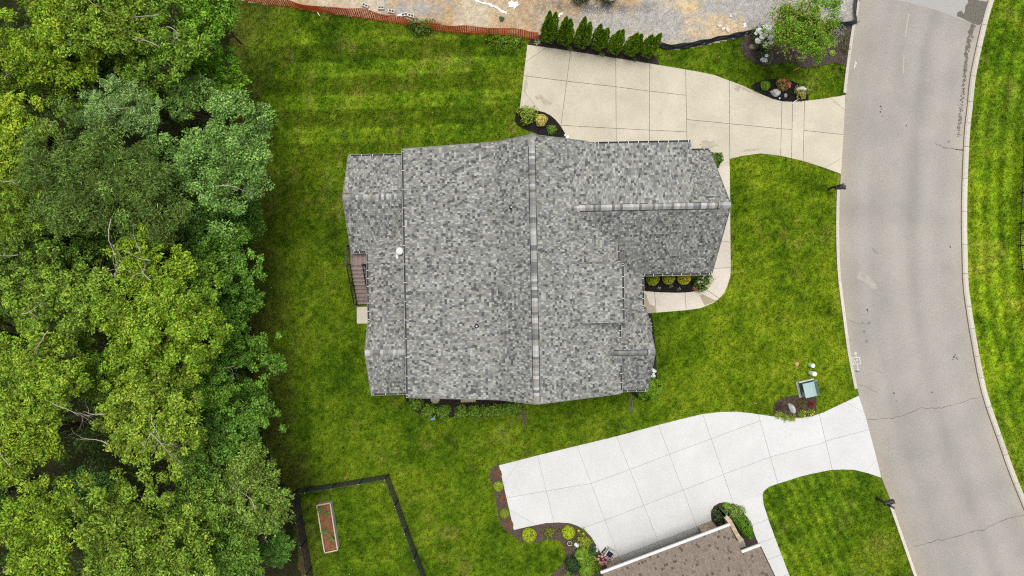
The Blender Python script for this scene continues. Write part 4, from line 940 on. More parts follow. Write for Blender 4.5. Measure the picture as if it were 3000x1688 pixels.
# ================================================================== woods on the left
YG, OL, SG, LG = (.150, .190, .018), (.125, .155, .020), (.135, .180, .075), (.185, .225, .022)
gw = 'woodland trees along the left of the lawn'
TREES = [
 # px, py, z, r, colour, kind word, extra
 (95, 90, 9.5, 190, YG, 'yellow-green tree filling the top left corner of the woods', {}),
 (330, 60, 10, 150, OL, 'olive tree at the top edge of the woods, right of the corner tree', dict(bare=1)),
 (470, 130, 9, 150, (.105, .145, .022), 'tree with pale bare branches near the top of the woods', dict(bare=3)),
 (610, 40, 8, 120, (.100, .165, .018), 'green tree at the top of the woods beside the orange netting', {}),
 (645, 235, 5.5, 95, (.110, .190, .018), 'fresh green tree on the wood edge beside the striped back lawn', dict(leaf=(.26, .13))),
 (375, 335, 9.5, 135, SG, 'feathery sage-green tree in the upper woods', dict(leaf=(.28, .06), squash=.7)),
 (545, 300, 7.5, 80, (.120, .170, .050), 'small grey-green rounded tree left of the back lawn', {}),
 (655, 480, 8.0, 195, (.118, .172, .055), 'broad blue-green rounded tree bulging out over the lawn', dict(npuff=110, per=170, pr=(.12, .22), leaf=(.19, .12))),
 (330, 560, 10, 260, (.092, .118, .034), 'wide dark olive tree with long drooping leaves in the upper woods', dict(npuff=170, per=120, leaf=(.32, .065), droop=.5, squash=.75, rz=.55)),
 (60, 390, 10, 110, LG, 'bright yellow tree on the left edge of the upper woods', {}),
 (70, 590, 9.5, 140, OL, 'pale olive tree at the left edge beside the dark drooping tree', dict(leaf=(.3, .07))),
 (630, 760, 6.0, 150, (.088, .145, .026), 'mid-green tree on the wood edge left of the stair', dict(leaf=(.22, .12))),
 (440, 800, 9.5, 120, YG, 'thin yellow-green tree with bare twigs above the middle woods', dict(bare=4, per=80)),
 (210, 890, 10, 160, (.130, .165, .026), 'light green tree with pale branches in the left middle woods', dict(bare=2)),
 (60, 790, 9, 150, (.095, .125, .026), 'dull green tree on the left edge at mid height', dict(bare=1)),
 (480, 990, 10, 190, (.140, .180, .020), 'tall sunlit yellow-green tree in the centre of the woods', dict(npuff=140)),
 (690, 1010, 5.5, 125, (.085, .145, .024), 'dark green tree on the wood edge below the stair', dict(leaf=(.24, .12))),
 (160, 1130, 10.5, 170, (.145, .180, .022), 'yellow-green tree left of the tall sunlit tree', {}),
 (430, 1230, 10, 150, (.150, .180, .026), 'tree with a cluster of dead grey twigs at its top', dict(bare=4)),
 (60, 1290, 10, 150, (.155, .185, .020), 'yellow tree on the left edge above the dark gap', dict(bare=2)),
 (255, 1440, 6.5, 110, (.075, .130, .042), 'bluish green tree below the dark gap in the woods', dict(leaf=(.22, .12))),
 (690, 1250, 6.5, 125, (.082, .135, .026), 'deep green tree on the wood edge above the fenced yard', {}),
 (720, 1450, 7, 150, (.125, .155, .036), 'pale olive tree beside the corner of the black fence', dict(npuff=120)),
 (110, 1590, 10, 180, (.150, .190, .020), 'yellow-green tree in the bottom left corner', {}),
 (430, 1590, 9.5, 200, (.130, .160, .026), 'wide olive-green tree at the bottom edge of the woods', dict(npuff=140)),
 (690, 1640, 7, 140, (.090, .135, .026), 'green tree at the bottom edge beside the black fence', {}),
 (800, 1600, 3.5, 60, (.085, .145, .034), 'low fern-leaved tree against the black fence', dict(leaf=(.36, .07))),
 (590, 1400, 7, 120, (.090, .135, .028), 'shaded green tree between the olive trees in the lower woods', {}),
 (560, 620, 7, 110, (.070, .118, .028), 'dark tree below the broad blue-green tree', {}),
 (420, 640, 8.5, 95, (.085, .110, .032), 'dark drooping tree in the middle of the woods', dict(leaf=(.32, .065), droop=.5)),
 (290, 700, 7, 120, (.050, .080, .018), 'low shaded tree beneath the dark olive tree', {}),
 (580, 1130, 7.5, 110, (.085, .135, .020), 'mid-green tree right of the tall sunlit tree', {}),
 (300, 1060, 8, 110, (.110, .150, .020), 'yellowish tree squeezed between two taller sunlit trees', {}),
 (-40, 1000, 9, 130, (.120, .160, .022), 'green tree cut by the left edge at mid height', {}),
 (-30, 1450, 7, 120, (.080, .125, .026), 'shaded tree cut by the left edge below the yellow one', {}),
 (-40, 250, 9, 120, (.130, .170, .020), 'light tree cut by the left edge near the top', {}),
 (-50, 700, 8, 120, (.095, .135, .024), 'olive tree cut by the left edge above the middle', {}),
 (200, 760, 8, 100, (.085, .125, .024), 'small green tree left of the thin bare-twigged tree', {}),
 (560, 860, 8, 95, (.115, .165, .022), 'light green tree right of the thin bare-twigged tree', {}),
 (320, 1500, 8, 110, (.125, .165, .022), 'yellow-green tree right of the bluish tree', {}),
 (560, 1500, 8, 110, (.110, .150, .028), 'olive tree between the pale olive and the wide olive trees', {}),
 (690, 885, 4.5, 92, (.085, .145, .024), 'green tree on the wood edge level with the stair pad', {}),
 (722, 1165, 4.0, 80, (.082, .138, .024), 'low green tree on the wood edge opposite the hedge', {}),
 (712, 640, 3.5, 70, (.075, .130, .024), 'low dark tree on the wood edge beside the upper landing', {}),
 (170, 250, 8, 120, (.110, .145, .018), 'green-yellow tree below the corner tree', {}),
 (330, 190, 6.5, 100, (.055, .085, .016), 'shaded tree in the upper woods between two bare-branched trees', {}),
]
for k, (px, py, z, r, c, lab, kw) in enumerate(TREES):
    q = dict(npuff=100, per=110, seed=k, group=gw, bare=1 if k % 3 else 0); q.update(kw)
    q['per'] = int(q['per'] * min(1.9, max(.7, (r / 125) ** 1.0)))
    tree('woodland_tree', lab, 'tree', px, py, z, r, c, **q)
# shrub layer under the wood edge
gx = RNG.uniform(-33, -15, 1300); gy = RNG.uniform(-18.5, 18.5, 1300); k = inpoly(gx, gy, W2([(x - 30, y) for x, y in FOREST])); gx, gy = gx[k], gy[k]
n = len(gx); cent = np.stack([gx, gy, RNG.uniform(.3, 3.0, n)], 1); pos, ax, nr, cl = puff_leaves(cent, RNG.uniform(.35, .8, n), 60, (.060, .108, .016), spread=.35, lo=.0)
s = RNG.uniform(.6, 1.3, len(pos)); tag(leaf_obj('undergrowth', pos, ax, nr, .17 * s, .09 * s, cl, LEAF), 'tangled green undergrowth beneath the trees on the left', 'undergrowth', kind='stuff')

# ================================================================== arborvitae row
ARB = [(1607,113,3.85,4,0),(1654,121,3.5,4,1),(1703,129,3.7,4,2),(1751,135,3.3,3,3),(1797,146,3.6,2,4),(1845,151,3.5,2,5),(1894,155,3.2,2,6)]
ORD = ['first', 'second', 'third', 'fourth', 'fifth', 'sixth', 'last']
for k, (px, py, h, nl, sd) in enumerate(ARB):
    x, y, _ = W(px, py); g = np.random.default_rng(sd + 60)
    lab = ['leftmost arborvitae of the row, next to the orange netting'] + ['%s arborvitae from the orange netting in the row of seven' % o for o in ORD[1:6]] + ['rightmost arborvitae of the row, next to the black silt fence']
    t = thing('arborvitae', lab[k], 'shrub', (x, y, 0), 'arborvitae row above the driveway')
    PS, NS, AS, CS = [], [], [], []
    for j in range(nl + 1):
        if j == 0: ox = oy = 0; hh = h * .8; rr = .46; zb = 0.02
        else:
            a = 6.283 * j / nl + g.random(); q = .19 + .1 * g.random(); ox, oy = q * math.cos(a), q * math.sin(a); hh = h * (.78 + .22 * g.random()); rr = .27; zb = .45
            if j == 1: hh = h
        n = 2300 if j == 0 else 1300; tt = g.random(n) ** .8; a = g.random(n) * 6.283
        prof = np.sin(np.clip(tt * .93 + .07, 0, 1) ** .62 * np.pi) ** .72; lump = 1 + .12 * np.sin(a * 5 + tt * 14 + j) + .1 * np.sin(a * 3 - tt * 21)
        R_ = rr * prof * lump * (.9 + .12 * g.random(n)); z = zb + (hh - zb) * tt
        PS.append(np.stack([x + ox + R_ * np.cos(a), y + oy + R_ * np.sin(a), z], 1)); out = np.stack([np.cos(a), np.sin(a), .9 + 0 * a], 1)
        tw = g.normal(size=(n, 1)) * .4; NS.append(norm(out + np.stack([-np.sin(a), np.cos(a), 0 * a], 1) * tw)); AS.append(norm(np.array([0, 0, 1.]) + out * .45 + g.normal(size=(n, 3)) * .25))
        CS.append(np.array([.25, .44, .020])[None] * np.clip(1 + g.normal(size=(n, 1)) * .38, .4, 1.8))
    P = np.concatenate(PS); n = len(P)
    leaf_obj('foliage', P, np.concatenate(AS), np.concatenate(NS), RNG.uniform(.09, .17, n), RNG.uniform(.05, .09, n), np.concatenate(CS), NEEDLE, t)
    MB().tube([(x, y, 0), (x, y, h * .5), (x, y, h * .85)], [.07, .05, .02], 7).build('trunk', BARK, t)
# grass clumps in the same bed
for k, (px, py, r, c, lab) in enumerate([(1574,127,.26,(.42,.44,.22),'pale variegated grass clump at the left end of the arborvitae bed'),(1669,146,.24,(.22,.26,.08),'thin grass clump between the second and third arborvitae'),(1763,163,.22,(.24,.28,.09),'spiky grass clump in front of the fourth arborvitae'),(1857,177,.22,(.10,.14,.04),'dark grass clump in front of the sixth arborvitae')]):
    blades('grass_clump', lab, 'plant', px, py, r, .3, c, 34, .022, 'grass clumps along the driveway edge')

# ================================================================== orange netting and black silt fence
ORF = [(718,4),(828,20),(913,33),(1042,52),(1150,68),(1202,78),(1276,92),(1370,99),(1470,106),(1577,119)]
ft = thing('construction_fence', 'sagging orange plastic construction netting along the top of the back lawn', 'fence', W(1150, 68))
ORM = mk('orange_net', None, rough=.6, var=.15, scale=4, bump=0, spec=.3)
L, s = line_len(smooth_poly(ORF, 4)); g = random.Random(4)
def fpt(d, f):           # a point of the net: distance along, fraction of height
    x = np.interp(d, s, L[:, 0]); y = np.interp(d, s, L[:, 1]); hh = .80 + .16 * math.sin(d * 1.1) + .08 * math.sin(d * 3.3)
    return (x, y + .16 * f + .07 * f * math.sin(d * .8 + 1) + .05 * f * f * math.sin(d * 2.7), .01 + hh * f)
mb = MB(); oc = [(.66, .125, .026), (.56, .085, .022), (.70, .18, .045), (.46, .06, .02)]
nstr = 9; D = np.arange(0, s[-1], .14)
for j in range(nstr):
    f = j / (nstr - 1); vs = []; cl = oc[j % 4]
    for d in D:
        p = fpt(d, f); vs += [(p[0], p[1] + .012, p[2] + .028), (p[0], p[1] - .012, p[2] - .028)]
    mb.add(vs, [(2 * i, 2 * i + 1, 2 * i + 3, 2 * i + 2) for i in range(len(D) - 1)], cl)
for i, d in enumerate(D):
    vs = []; cl = oc[(i * 7 // 3) % 4]
    for j in range(nstr):
        a = fpt(d - .03, j / (nstr - 1)); b = fpt(d + .03, j / (nstr - 1)); vs += [(a[0], a[1] - .003, a[2]), (b[0], b[1] - .003, b[2])]
    mb.add(vs, [(2 * j, 2 * j + 1, 2 * j + 3, 2 * j + 2) for j in range(nstr - 1)], cl)
mb.build('netting', ORM, ft)
WOOD = mk('weathered_wood', (.34, .25, .16), var=.25, scale=12, bump=.3)
for px, py in [(845,22),(965,40),(1066,56),(1202,79),(1300,94),(1433,104),(1575,119)]:
    x, y, _ = W(px, py); MB().bar((x, y, 0), (x + g.gauss(0, .05), y + g.gauss(0, .08), 1.1), .04).build('stake', WOOD, ft)
SF = [(1921,140),(1950,147),(1977,150),(2034,143),(2098,128),(2162,113),(2204,101),(2270,97),(2340,92),(2434,84),(2470,79),(2506,73),(2510,40),(2515,0),(2520,-50)]
ft = thing('silt_fence', 'slumped black plastic silt fence between the building lot and the lawn', 'fence', W(2034, 143)); BLKP = mk('black_plastic', (.028, .030, .036), rough=.38, var=.3, scale=6, bump=.5, bscale=9, spec=.5, dist=.08)
L, s = line_len(smooth_poly(SF, 4)); vs = []; fs = []; D = np.arange(0, s[-1], .12); m = 8
for i, d in enumerate(D):
    p = np.array([np.interp(d, s, L[:, 0]), np.interp(d, s, L[:, 1])]); p2 = np.array([np.interp(d + .1, s, L[:, 0]), np.interp(d + .1, s, L[:, 1])]); e = (p2 - p) / max(1e-6, np.hypot(*(p2 - p))); nr = np.array([-e[1], e[0]])
    for j in range(m):
        f = j / (m - 1); fold = .05 * math.sin(j * 2.1 + d * .9) + .03 * math.sin(d * 5 + j); lean = .20 * f + .12 * math.sin(d * .5)
        vs.append((p[0] + nr[0] * (lean + fold), p[1] + nr[1] * (lean + fold), .02 + f * .48 * (.7 + .3 * math.sin(d * .7))))
for i in range(len(D) - 1):
    for j in range(m - 1): fs.append((i * m + j, i * m + j + 1, (i + 1) * m + j + 1, (i + 1) * m + j))
MB().add(vs, fs).build('sheeting', BLKP, ft, smooth=True)
for px, py in [(1925,141),(2056,138),(2180,107),(2434,84),(2507,72),(2514,5)]:
    x, y, _ = W(px, py); MB().bar((x, y, 0), (x + .02, y + .06, .5), .035).build('stake', WOOD, ft)

# ================================================================== lot litter
CONB = mk('block_concrete', (.56, .55, .52), rough=.95, var=.12, scale=14, bump=.5)
blk = [(1071.5,19,-25,'concrete block tilted at the left end beside the orange netting'),(1118,26,0,'concrete block lying level on the dirt, second from the left'),(1148,36,-12,'concrete block in the middle of the five by the netting'),(1186,46,10,'concrete block just left of the rightmost one by the netting'),(1205,49,-15,'rightmost concrete block beside the shrub on the netting')]
for px, py, a, lab in blk:
    x, y, _ = W(px, py); t = math.radians(a); mb = MB(); ca, sa = math.cos(t), math.sin(t)
    def at(u, v): return (x + u * ca - v * sa, y + u * sa + v * ca, .125)
    for v in (-.083, .083): mb.box(at(0, v), (.40, .035, .2), t)
    for u in (-.182, 0, .182): mb.box(at(u, 0), (.036, .131, .198), t)
    o = mb.build('concrete_block', CONB); tag(o, lab, 'concrete block', 'hollow blocks on the building lot')
PL = mk('white_plastic', (.74, .74, .72), rough=.5, var=.08, bump=.2, bscale=8)
x, y, _ = W(1170, 46); o = MB().box((x, y, .06), (.42, .12, .03), .35).build('white_board', PL); tag(o, 'short white board beside the concrete blocks', 'board')
o = MB().tube([W(a, b, .06) for a, b in smooth_poly([(1080,27),(1092,36),(1110,42),(1130,46),(1150,50),(1178,51)], 4)], .03, 6).build('white_hose', PL, smooth=True); tag(o, 'thin white pipe lying along the orange netting', 'pipe')
def scrap(name, pts, label, cat, w=.10):
    mb = MB(); P = [Vector(W(a, b, .07)) for a, b in smooth_poly(pts, 4)]; vs = []; q = random.Random(len(pts))
    for i, p in enumerate(P):
        e = (P[min(i + 1, len(P) - 1)] - P[max(i - 1, 0)]).normalized(); r = Vector((-e.y, e.x, 0)) * w * q.uniform(.3, .8)
        vs += [tuple(p + r), tuple(p + Vector((0, 0, .05 * q.random()))), tuple(p - r)]
    mb.add(vs, [f for i in range(len(P) - 1) for f in ((3 * i, 3 * i + 1, 3 * i + 4, 3 * i + 3), (3 * i + 1, 3 * i + 2, 3 * i + 5, 3 * i + 4))]); o = mb.build(name, PL); tag(o, label, cat)
scrap('plastic_strip', [(1392,-2),(1410,8),(1432,12),(1442,17),(1456,22),(1468,32),(1484,38)], 'long white plastic strip on the clay near the top edge', 'plastic strip', .13)
scrap('plastic_bag', [(1494,5),(1500,12),(1508,14),(1514,20)], 'crumpled white plastic bag on the clay', 'bag', .34)
scrap('plastic_scrap', [(1638,50),(1640,43),(1648,39)], 'curled white scrap above the first arborvitae', 'scrap', .10)
scrap('plastic_scrap', [(2178,80),(2184,76),(2180,72),(2186,69)], 'white scrap on the sand left of the white hydrangea', 'scrap', .10)
for k, (px, py, sz) in enumerate([(2110,78,.14),(2118,86,.16),(2131,90,.2),(2103,76,.1),(2140,48,.12)]):
    x, y, _ = W(px, py); o = MB().rock((x, y, .06), (sz, sz * .8, sz * .5), k, k, (.55, .52, .47)).build('pale_stone', STONE); tag(o, ['white stone at the left of the sandy heap', 'white stone in the middle of the sandy heap', 'largest white stone on the sandy heap', 'small white stone on the left tip of the sandy heap', 'white stone on the gravel above the sandy heap'][k], 'stone', 'pale stones on the lot')
def soft(name, lab, cat, px, py, r, h, c, n, leaf, **k): return bush(name, lab, cat, px, py, r, h, c, n, leaf, **k)
soft('shrub', 'leafy green shrub growing over the orange netting', 'shrub', 1238, 84, .62, .75, (.075, .14, .022), 700, (.16, .08), sx=1.35, rough=.5)
soft('weed', 'small green weed tuft on the bare clay', 'weed', 1470, 57, .16, .2, (.09, .12, .05), 120, (.08, .04))
soft('weed', 'weed clump on the lawn below the orange netting, near its right end', 'weed', 1465, 118, .7, .3, (.11, .19, .015), 500, (.13, .05), rough=.6, sx=1.3)
soft('weed', 'weed clump on the lawn left of the driveway corner', 'weed', 1512, 124, .42, .3, (.12, .19, .018), 340, (.13, .05), rough=.5)
soft('weed', 'bright weed rosette alone on the striped back lawn', 'weed', 977, 346, .22, .14, (.16, .24, .012), 180, (.12, .05), rough=.6)
soft('weed', 'faint weed rosette left of the garage bed', 'weed', 1102, 342, .16, .1, (.12, .18, .012), 90, (.1, .04), rough=.6)
soft('weed', 'weed rosette on the back lawn just above the house corner', 'weed', 1010, 395, .25, .12, (.085, .17, .012), 150, (.1, .04), rough=.6)
for k, (px, lab) in enumerate([(1700, 'white hydrangea shrub cut by the top edge, left of the other one'), (1775, 'white hydrangea shrub cut by the top edge, right of the other one')]):
    soft('hydrangea', lab, 'shrub', px, -22, .8, 1.0, (.040, .062, .014), 700, (.13, .08), blooms=((.66, .66, .55), 16, .085, -1.57), seed=k)
# survey stakes lying in the turf
STK = mk('stake_orange', (.52, .17, .09), rough=.7, var=.15, bump=0)
for a, b, lab in [((2103,172),(2109,165),'orange survey stake on the lawn right of the arborvitae row'),((2324,207),(2342,199),'orange survey stake at the edge of the tree bed'),((1916,152),(1921,142),'orange survey stake at the end of the silt fence'),((1009,1404),(1017,1395),'orange survey stake beyond the black fence'),((930,36),(936,46),'pale stake in the grass below the orange netting'),((2208,1180),(2218,1183),'orange stake lying on the front lawn left of the boulder'),((1530,1306),(1535,1311),'tiny red stake above the neighbouring driveway'),((708,286),(715,292),'white stake at the wood edge beside the back lawn')]:
    pa = W(*a, .05); pb = W(*b, .18); o = MB().bar(pa, pb, .045, .03).build('survey_stake', PL if lab.startswith(('white', 'pale')) else STK); tag(o, lab, 'stake')

# ================================================================== ornamental tree bed (upper right)
tree('ornamental_tree', 'yellow-green ornamental tree in the mulch bed by the road', 'tree', 2338, 80, 3.4, 112, (.105, .160, .018), per=125, npuff=150, leaf=(.17, .08), rz=.8, seed=301, pr=(.10, .2), squash=.95)
# warm leaf tips of the same tree come from its own scatter of yellow leaves
oc_ = bpy.data.objects['ornamental_tree']; x, y, _ = W(2338, 78, 3.4); n = 900; d = norm(RNG.normal(size=(n, 3))); d[:, 2] = np.abs(d[:, 2]); rr = RNG.uniform(.75, 1.12, (n, 1)) * np.array([1.95, 1.85, 1.5])
nr = norm(d + np.array([0, 0, .6]) + RNG.normal(size=(n, 3)) * .4); leaf_obj('young_leaf', d * rr + np.array([x, y, 3.4]), np.cross(nr, RNG.normal(size=(n, 3))), nr, .15, .07, np.array([.27, .25, .045])[None] * RNG.uniform(.7, 1.3, (n, 1)), LEAF, oc_, kind='stuff')
WFL = (.80, .80, .74)
def hyd(px, py, r, h, lab, nb, sd, cl=(.060, .11, .020)): return soft('hydrangea', lab, 'shrub', px, py, r, h, cl, 1100, (.13, .075), blooms=(WFL, nb, .115), seed=sd, rough=.3)
hyd(2226, 118, .62, 1.2, 'white-flowering hydrangea left of the ornamental tree', 24, 1)
soft('shrub', 'grey-leaved shrub below the ornamental tree', 'shrub', 2243, 172, .42, .5, (.15, .17, .11), 420, (.10, .04), blooms=((.68, .68, .60), 3, .09))
soft('shrub', 'dark evergreen shrub under the ornamental tree', 'shrub', 2225, 165, .40, .5, (.05, .07, .04), 420, (.10, .04), rough=.4)
soft('shrub', 'silvery blue shrub beside the silt fence and kerb', 'shrub', 2448, 103, .50, .55, (.20, .22, .17), 520, (.12, .03), rough=.4)
soft('shrub', 'pale green round perennial right of the pink ornament', 'shrub', 2441, 130, .24, .28, (.20, .28, .075), 320, (.09, .05))
soft('shrub', 'small lime rosette below the pale green perennial', 'shrub', 2436, 157, .19, .2, (.23, .33, .055), 260, (.09, .05))
soft('shrub', 'brownish low plant near the kerb in the tree bed', 'shrub', 2472, 146, .26, .25, (.10, .085, .035), 240, (.1, .03), rough=.5)
soft('shrub', 'rusty green low plant by the kerb under the silt fence', 'shrub', 2472, 112, .26, .25, (.12, .12, .03), 240, (.1, .03), rough=.5)
soft('shrub', 'small brown-green plant in the middle of the tree bed', 'shrub', 2402, 168, .18, .2, (.10, .09, .04), 160, (.1, .03), rough=.5)
GST = mk('boulder', None, rough=.9, var=.25, scale=5, bump=.8, bscale=9, dist=.05)
def boulder(px, py, sz, rz, col, lab, sd, name='boulder'):
    x, y, _ = W(px, py); o = MB().rock((x, y, sz[2] * .5), sz, sd, rz, col).build(name, GST); tag(o, lab, 'boulder')
boulder(2208, 139, (.36, .25, .25), .2, (.24, .185, .14), 'brown boulder left of the white hydrangea', 3)
boulder(2352, 170, (.26, .16, .14), .0, (.17, .13, .115), 'low brown boulder under the ornamental tree', 4)
# pink ornament
x, y, _ = W(2403, 128); t = thing('garden_ornament', 'pink and terracotta garden ornament beside the ornamental tree', 'ornament', (x, y, 0))
MB().lathe((x - .05, y - .06, 0), [(.10, 0), (.15, .12), (.16, .26), (.13, .3)], 14).build('pot', mk('terracotta', (.42, .15, .07), var=.15), t, smooth=True)
MB().lathe((x + .04, y + .05, .25), [(.10, 0), (.16, .1), (.17, .25), (.12, .36), (.05, .4)], 14).build('pink_top', mk('pink_glaze', (.55, .24, .25), rough=.4, var=.2, scale=6), t, smooth=True)

# oval bed
soft('shrub', 'round dark green shrub at the left of the oval bed', 'shrub', 2239, 254, .29, .45, (.10, .19, .012), 620, (.10, .06))
soft('shrub', 'red and orange flowering shrub in the oval bed', 'shrub', 2289, 251, .42, .6, (.15, .14, .035), 800, (.10, .05), blooms=((.52, .17, .09), 16, .055))
x, y, _ = W(2311, 250, .3); t = thing('rose', 'single red bloom beside the orange flowering shrub', 'flower', (x, y, 0)); flower('flower', (x, y, .35), .10, (.55, .05, .07), t); MB().tube([(x, y, 0), (x, y, .33)], .012, 5).build('stem', STEM, t)
soft('shrub', 'yellow-leaved shrub with white blooms in the oval bed', 'shrub', 2344, 274, .38, .55, (.24, .23, .06), 620, (.12, .06), rough=.4, blooms=((.72, .73, .68), 9, .06, 1.9))
boulder(2269, 273, (.36, .27, .26), -.2, (.40, .385, .355), 'large pale grey boulder in the oval bed', 11)
boulder(2300, 281, (.13, .16, .12), .1, (.30, .28, .255), 'small round stone in the oval bed', 12)
boulder(2283, 289, (.07, .07, .06), 0, (.52, .55, .55), 'tiny white stone in the oval bed', 13)
o = MB().tube([W(2322, 304, .07), W(2330, 296, .09), W(2340, 290, .12)], .022, 6).build('downspout_tube', PL); tag(o, 'thin white tube reaching from the oval bed to the driveway', 'tube')

# garage-side bed
soft('shrub', 'loose lime-green leafy shrub in the bed above the ridge', 'shrub', 1545, 341, .50, .75, (.20, .27, .030), 620, (.15, .075), rough=.45)
soft('shrub', 'round golden yellow shrub in the bed by the driveway', 'shrub', 1585, 355, .37, .55, (.50, .40, .10), 1100, (.08, .04), tight=1)
soft('shrub', 'small green shrub nearest the roof in the bed by the driveway', 'shrub', 1615.5, 382, .28, .4, (.11, .20, .030), 320, (.12, .06), rough=.35)
t = soft('flower_clump', 'white flowers at the roof edge beside the driveway', 'flowers', 1657, 407, .20, .22, (.07, .12, .03), 120, (.08, .04), blooms=((.78, .78, .76), 8, .07))
soft('shrub', 'dark green shrub half hidden by the garage roof', 'shrub', 2085, 474, .46, 1.2, (.055, .115, .010), 900, (.11, .07), rough=.3)

# front bed
BALLS = [(1909, 818, .40, (.27, .33, .022), 'clipped lime ball shrub nearest the porch gutter'), (1955, 815, .40, (.32, .37, .022), 'middle clipped lime ball shrub of the front bed'), (2000, 814, .43, (.48, .45, .028), 'yellowest clipped ball shrub of the front bed')]
for px, py, r, c, lab in BALLS: soft('ball_shrub', lab, 'shrub', px, py, r, .75, c, 1300, (.075, .035), tight=1, rough=.05, group='clipped balls in the front bed')
soft('shrub', 'leafy green shrub with cream blooms at the bend of the front walk', 'shrub', 2051, 822, .58, .9, (.085, .16, .030), 900, (.12, .06), rough=.4, blooms=((.46, .44, .26), 12, .06))
soft('flower_clump', 'low red and white flowers beside the front walk', 'flowers', 2036, 843, .20, .2, (.10, .10, .04), 140, (.07, .04), blooms=((.44, .15, .08), 8, .05))
for px, py, lab in [(1930, 843, 'small variegated seedling below the first lime ball'), (1965, 838, 'small variegated seedling below the middle lime ball'), (1989, 846, 'small variegated seedling below the yellow ball')]: blades('seedling', lab, 'plant', px, py, .15, .12, (.36, .40, .22), 14, .035, 'seedlings in the front bed')
soft('shrub', 'dark bronze plant tucked under the porch gutter', 'shrub', 1886, 822, .2, .25, (.07, .05, .025), 120, (.09, .04))
# side bed
for k, (px, py, lab) in enumerate([(1900, 936, 'white-edged hosta nearest the front walk'), (1903, 947, 'second white-edged hosta from the front walk'), (1905, 957, 'third white-edged hosta from the front walk'), (1906, 966, 'white-edged hosta farthest from the front walk'), (1913, 1084, 'white flower clump beside the small gable'), (1913, 1098, 'white flower clump beside the tall evergreen')]):
    if k < 4: blades('hosta', lab, 'plant', px, py, .14, .14, (.46, .48, .32), 14, .05, 'plants along the front wall')
    else: soft('flower_clump', lab, 'flowers', px, py, .15, .18, (.1, .14, .05), 60, (.07, .04), blooms=((.76, .76, .72), 5, .055), group='plants along the front wall')
soft('evergreen_shrub', 'bright green conical evergreen below the small front gable', 'shrub', 1905, 1133, .62, 1.5, (.115, .21, .014), 2200, (.12, .05), tight=1, rough=.22, mat=NEEDLE)
soft('evergreen_shrub', 'low green evergreen beside the downspout by the front gable', 'shrub', 1882, 1150, .40, .7, (.085, .165, .012), 800, (.12, .05), tight=1, rough=.25, mat=NEEDLE)

# hedge under the lower gable end
HED = [(1221,1178,.44),(1258,1201,.44),(1300,1203,.44),(1354,1203,.42),(1392,1203,.42),(1427,1203,.40),(1457,1200,.40),(1487,1195,.38),(1513,1190,.34)]
hl = ['first hedge shrub at the lower left corner of the house', 'second hedge shrub from the lower left house corner', 'hedge shrub just left of the mulch gap', 'hedge shrub just right of the mulch gap'] + ['%s hedge shrub to the right of the mulch gap' % w for w in ('second', 'third', 'fourth', 'fifth')] + ['last small hedge shrub below the ridge end']
for (px, py, r), lab in zip(HED, hl): soft('hedge_shrub', lab, 'shrub', px, py, r, .85, (.105, .185, .018), 620, (.12, .07), rough=.35, group='hedge below the house', seed=int(px))
x, y, _ = W(1275, 1168); o = MB().lathe((x, y, .05), [(.30, 0), (.30, .05), (.285, .07), (.27, .055)], 26, (.33, .30, .20)).build('stepping_stone', STONE); tag(o, 'round beige stone disc half under the eave', 'stone')
o = MB().box((*W(1372, 1172)[:2], .06), (.95, .25, .05), .02, (.36, .30, .22)).build('stepping_stone', STONE); tag(o, 'long beige slab half under the eave', 'stone')
x, y, _ = W(1269, 1226); t = thing('sprinkler_box', 'small blue tool with white stripe on the lawn beside the hedge', 'tool', (x, y, 0)); BLUE = mk('blue_plastic', (.05, .15, .28), rough=.4, var=.1, bump=0)
MB().box((x, y, .08), (.30, .17, .13), .1).build('body', BLUE, t); MB().box((x, y + .01, .155), (.22, .05, .02), .1).build('stripe', PL, t); MB().tube([(x - .13, y, .15), (x - .1, y + .02, .24), (x + .1, y + .03, .24), (x + .13, y + .02, .15)], .014, 6).build('handle', BLUE, t)
DRM = mk('drain_grate', (.11, .10, .075), rough=.8, var=.2)
for a, b, lab in [((1527, 1196), (1541, 1246), 'narrow dark drain grate in the lawn below the ridge end'), ((1846, 1163), (1850, 1206), 'narrow dark drain grate in the lawn below the front gable')]:
    A, B = Vector(W(*a)), Vector(W(*b)); e = (B - A).normalized(); r = Vector((-e.y, e.x, 0)); t = thing('drain_grate', lab, 'drain', tuple(A), 'lawn drains')
    MB().bar(A + Vector((0, 0, .03)), B + Vector((0, 0, .03)), .12, .05).build('channel', mk('drain_dark', (.03, .028, .022)), t)
    for sg in (-1, 1): MB().bar(A + r * .075 * sg + Vector((0, 0, .045)), B + r * .075 * sg + Vector((0, 0, .045)), .035, .06).build('rim', DRM, t)
    MB().bar(A + Vector((0, 0, .05)), B + Vector((0, 0, .05)), .03, .05).build('grate_bar', DRM, t)

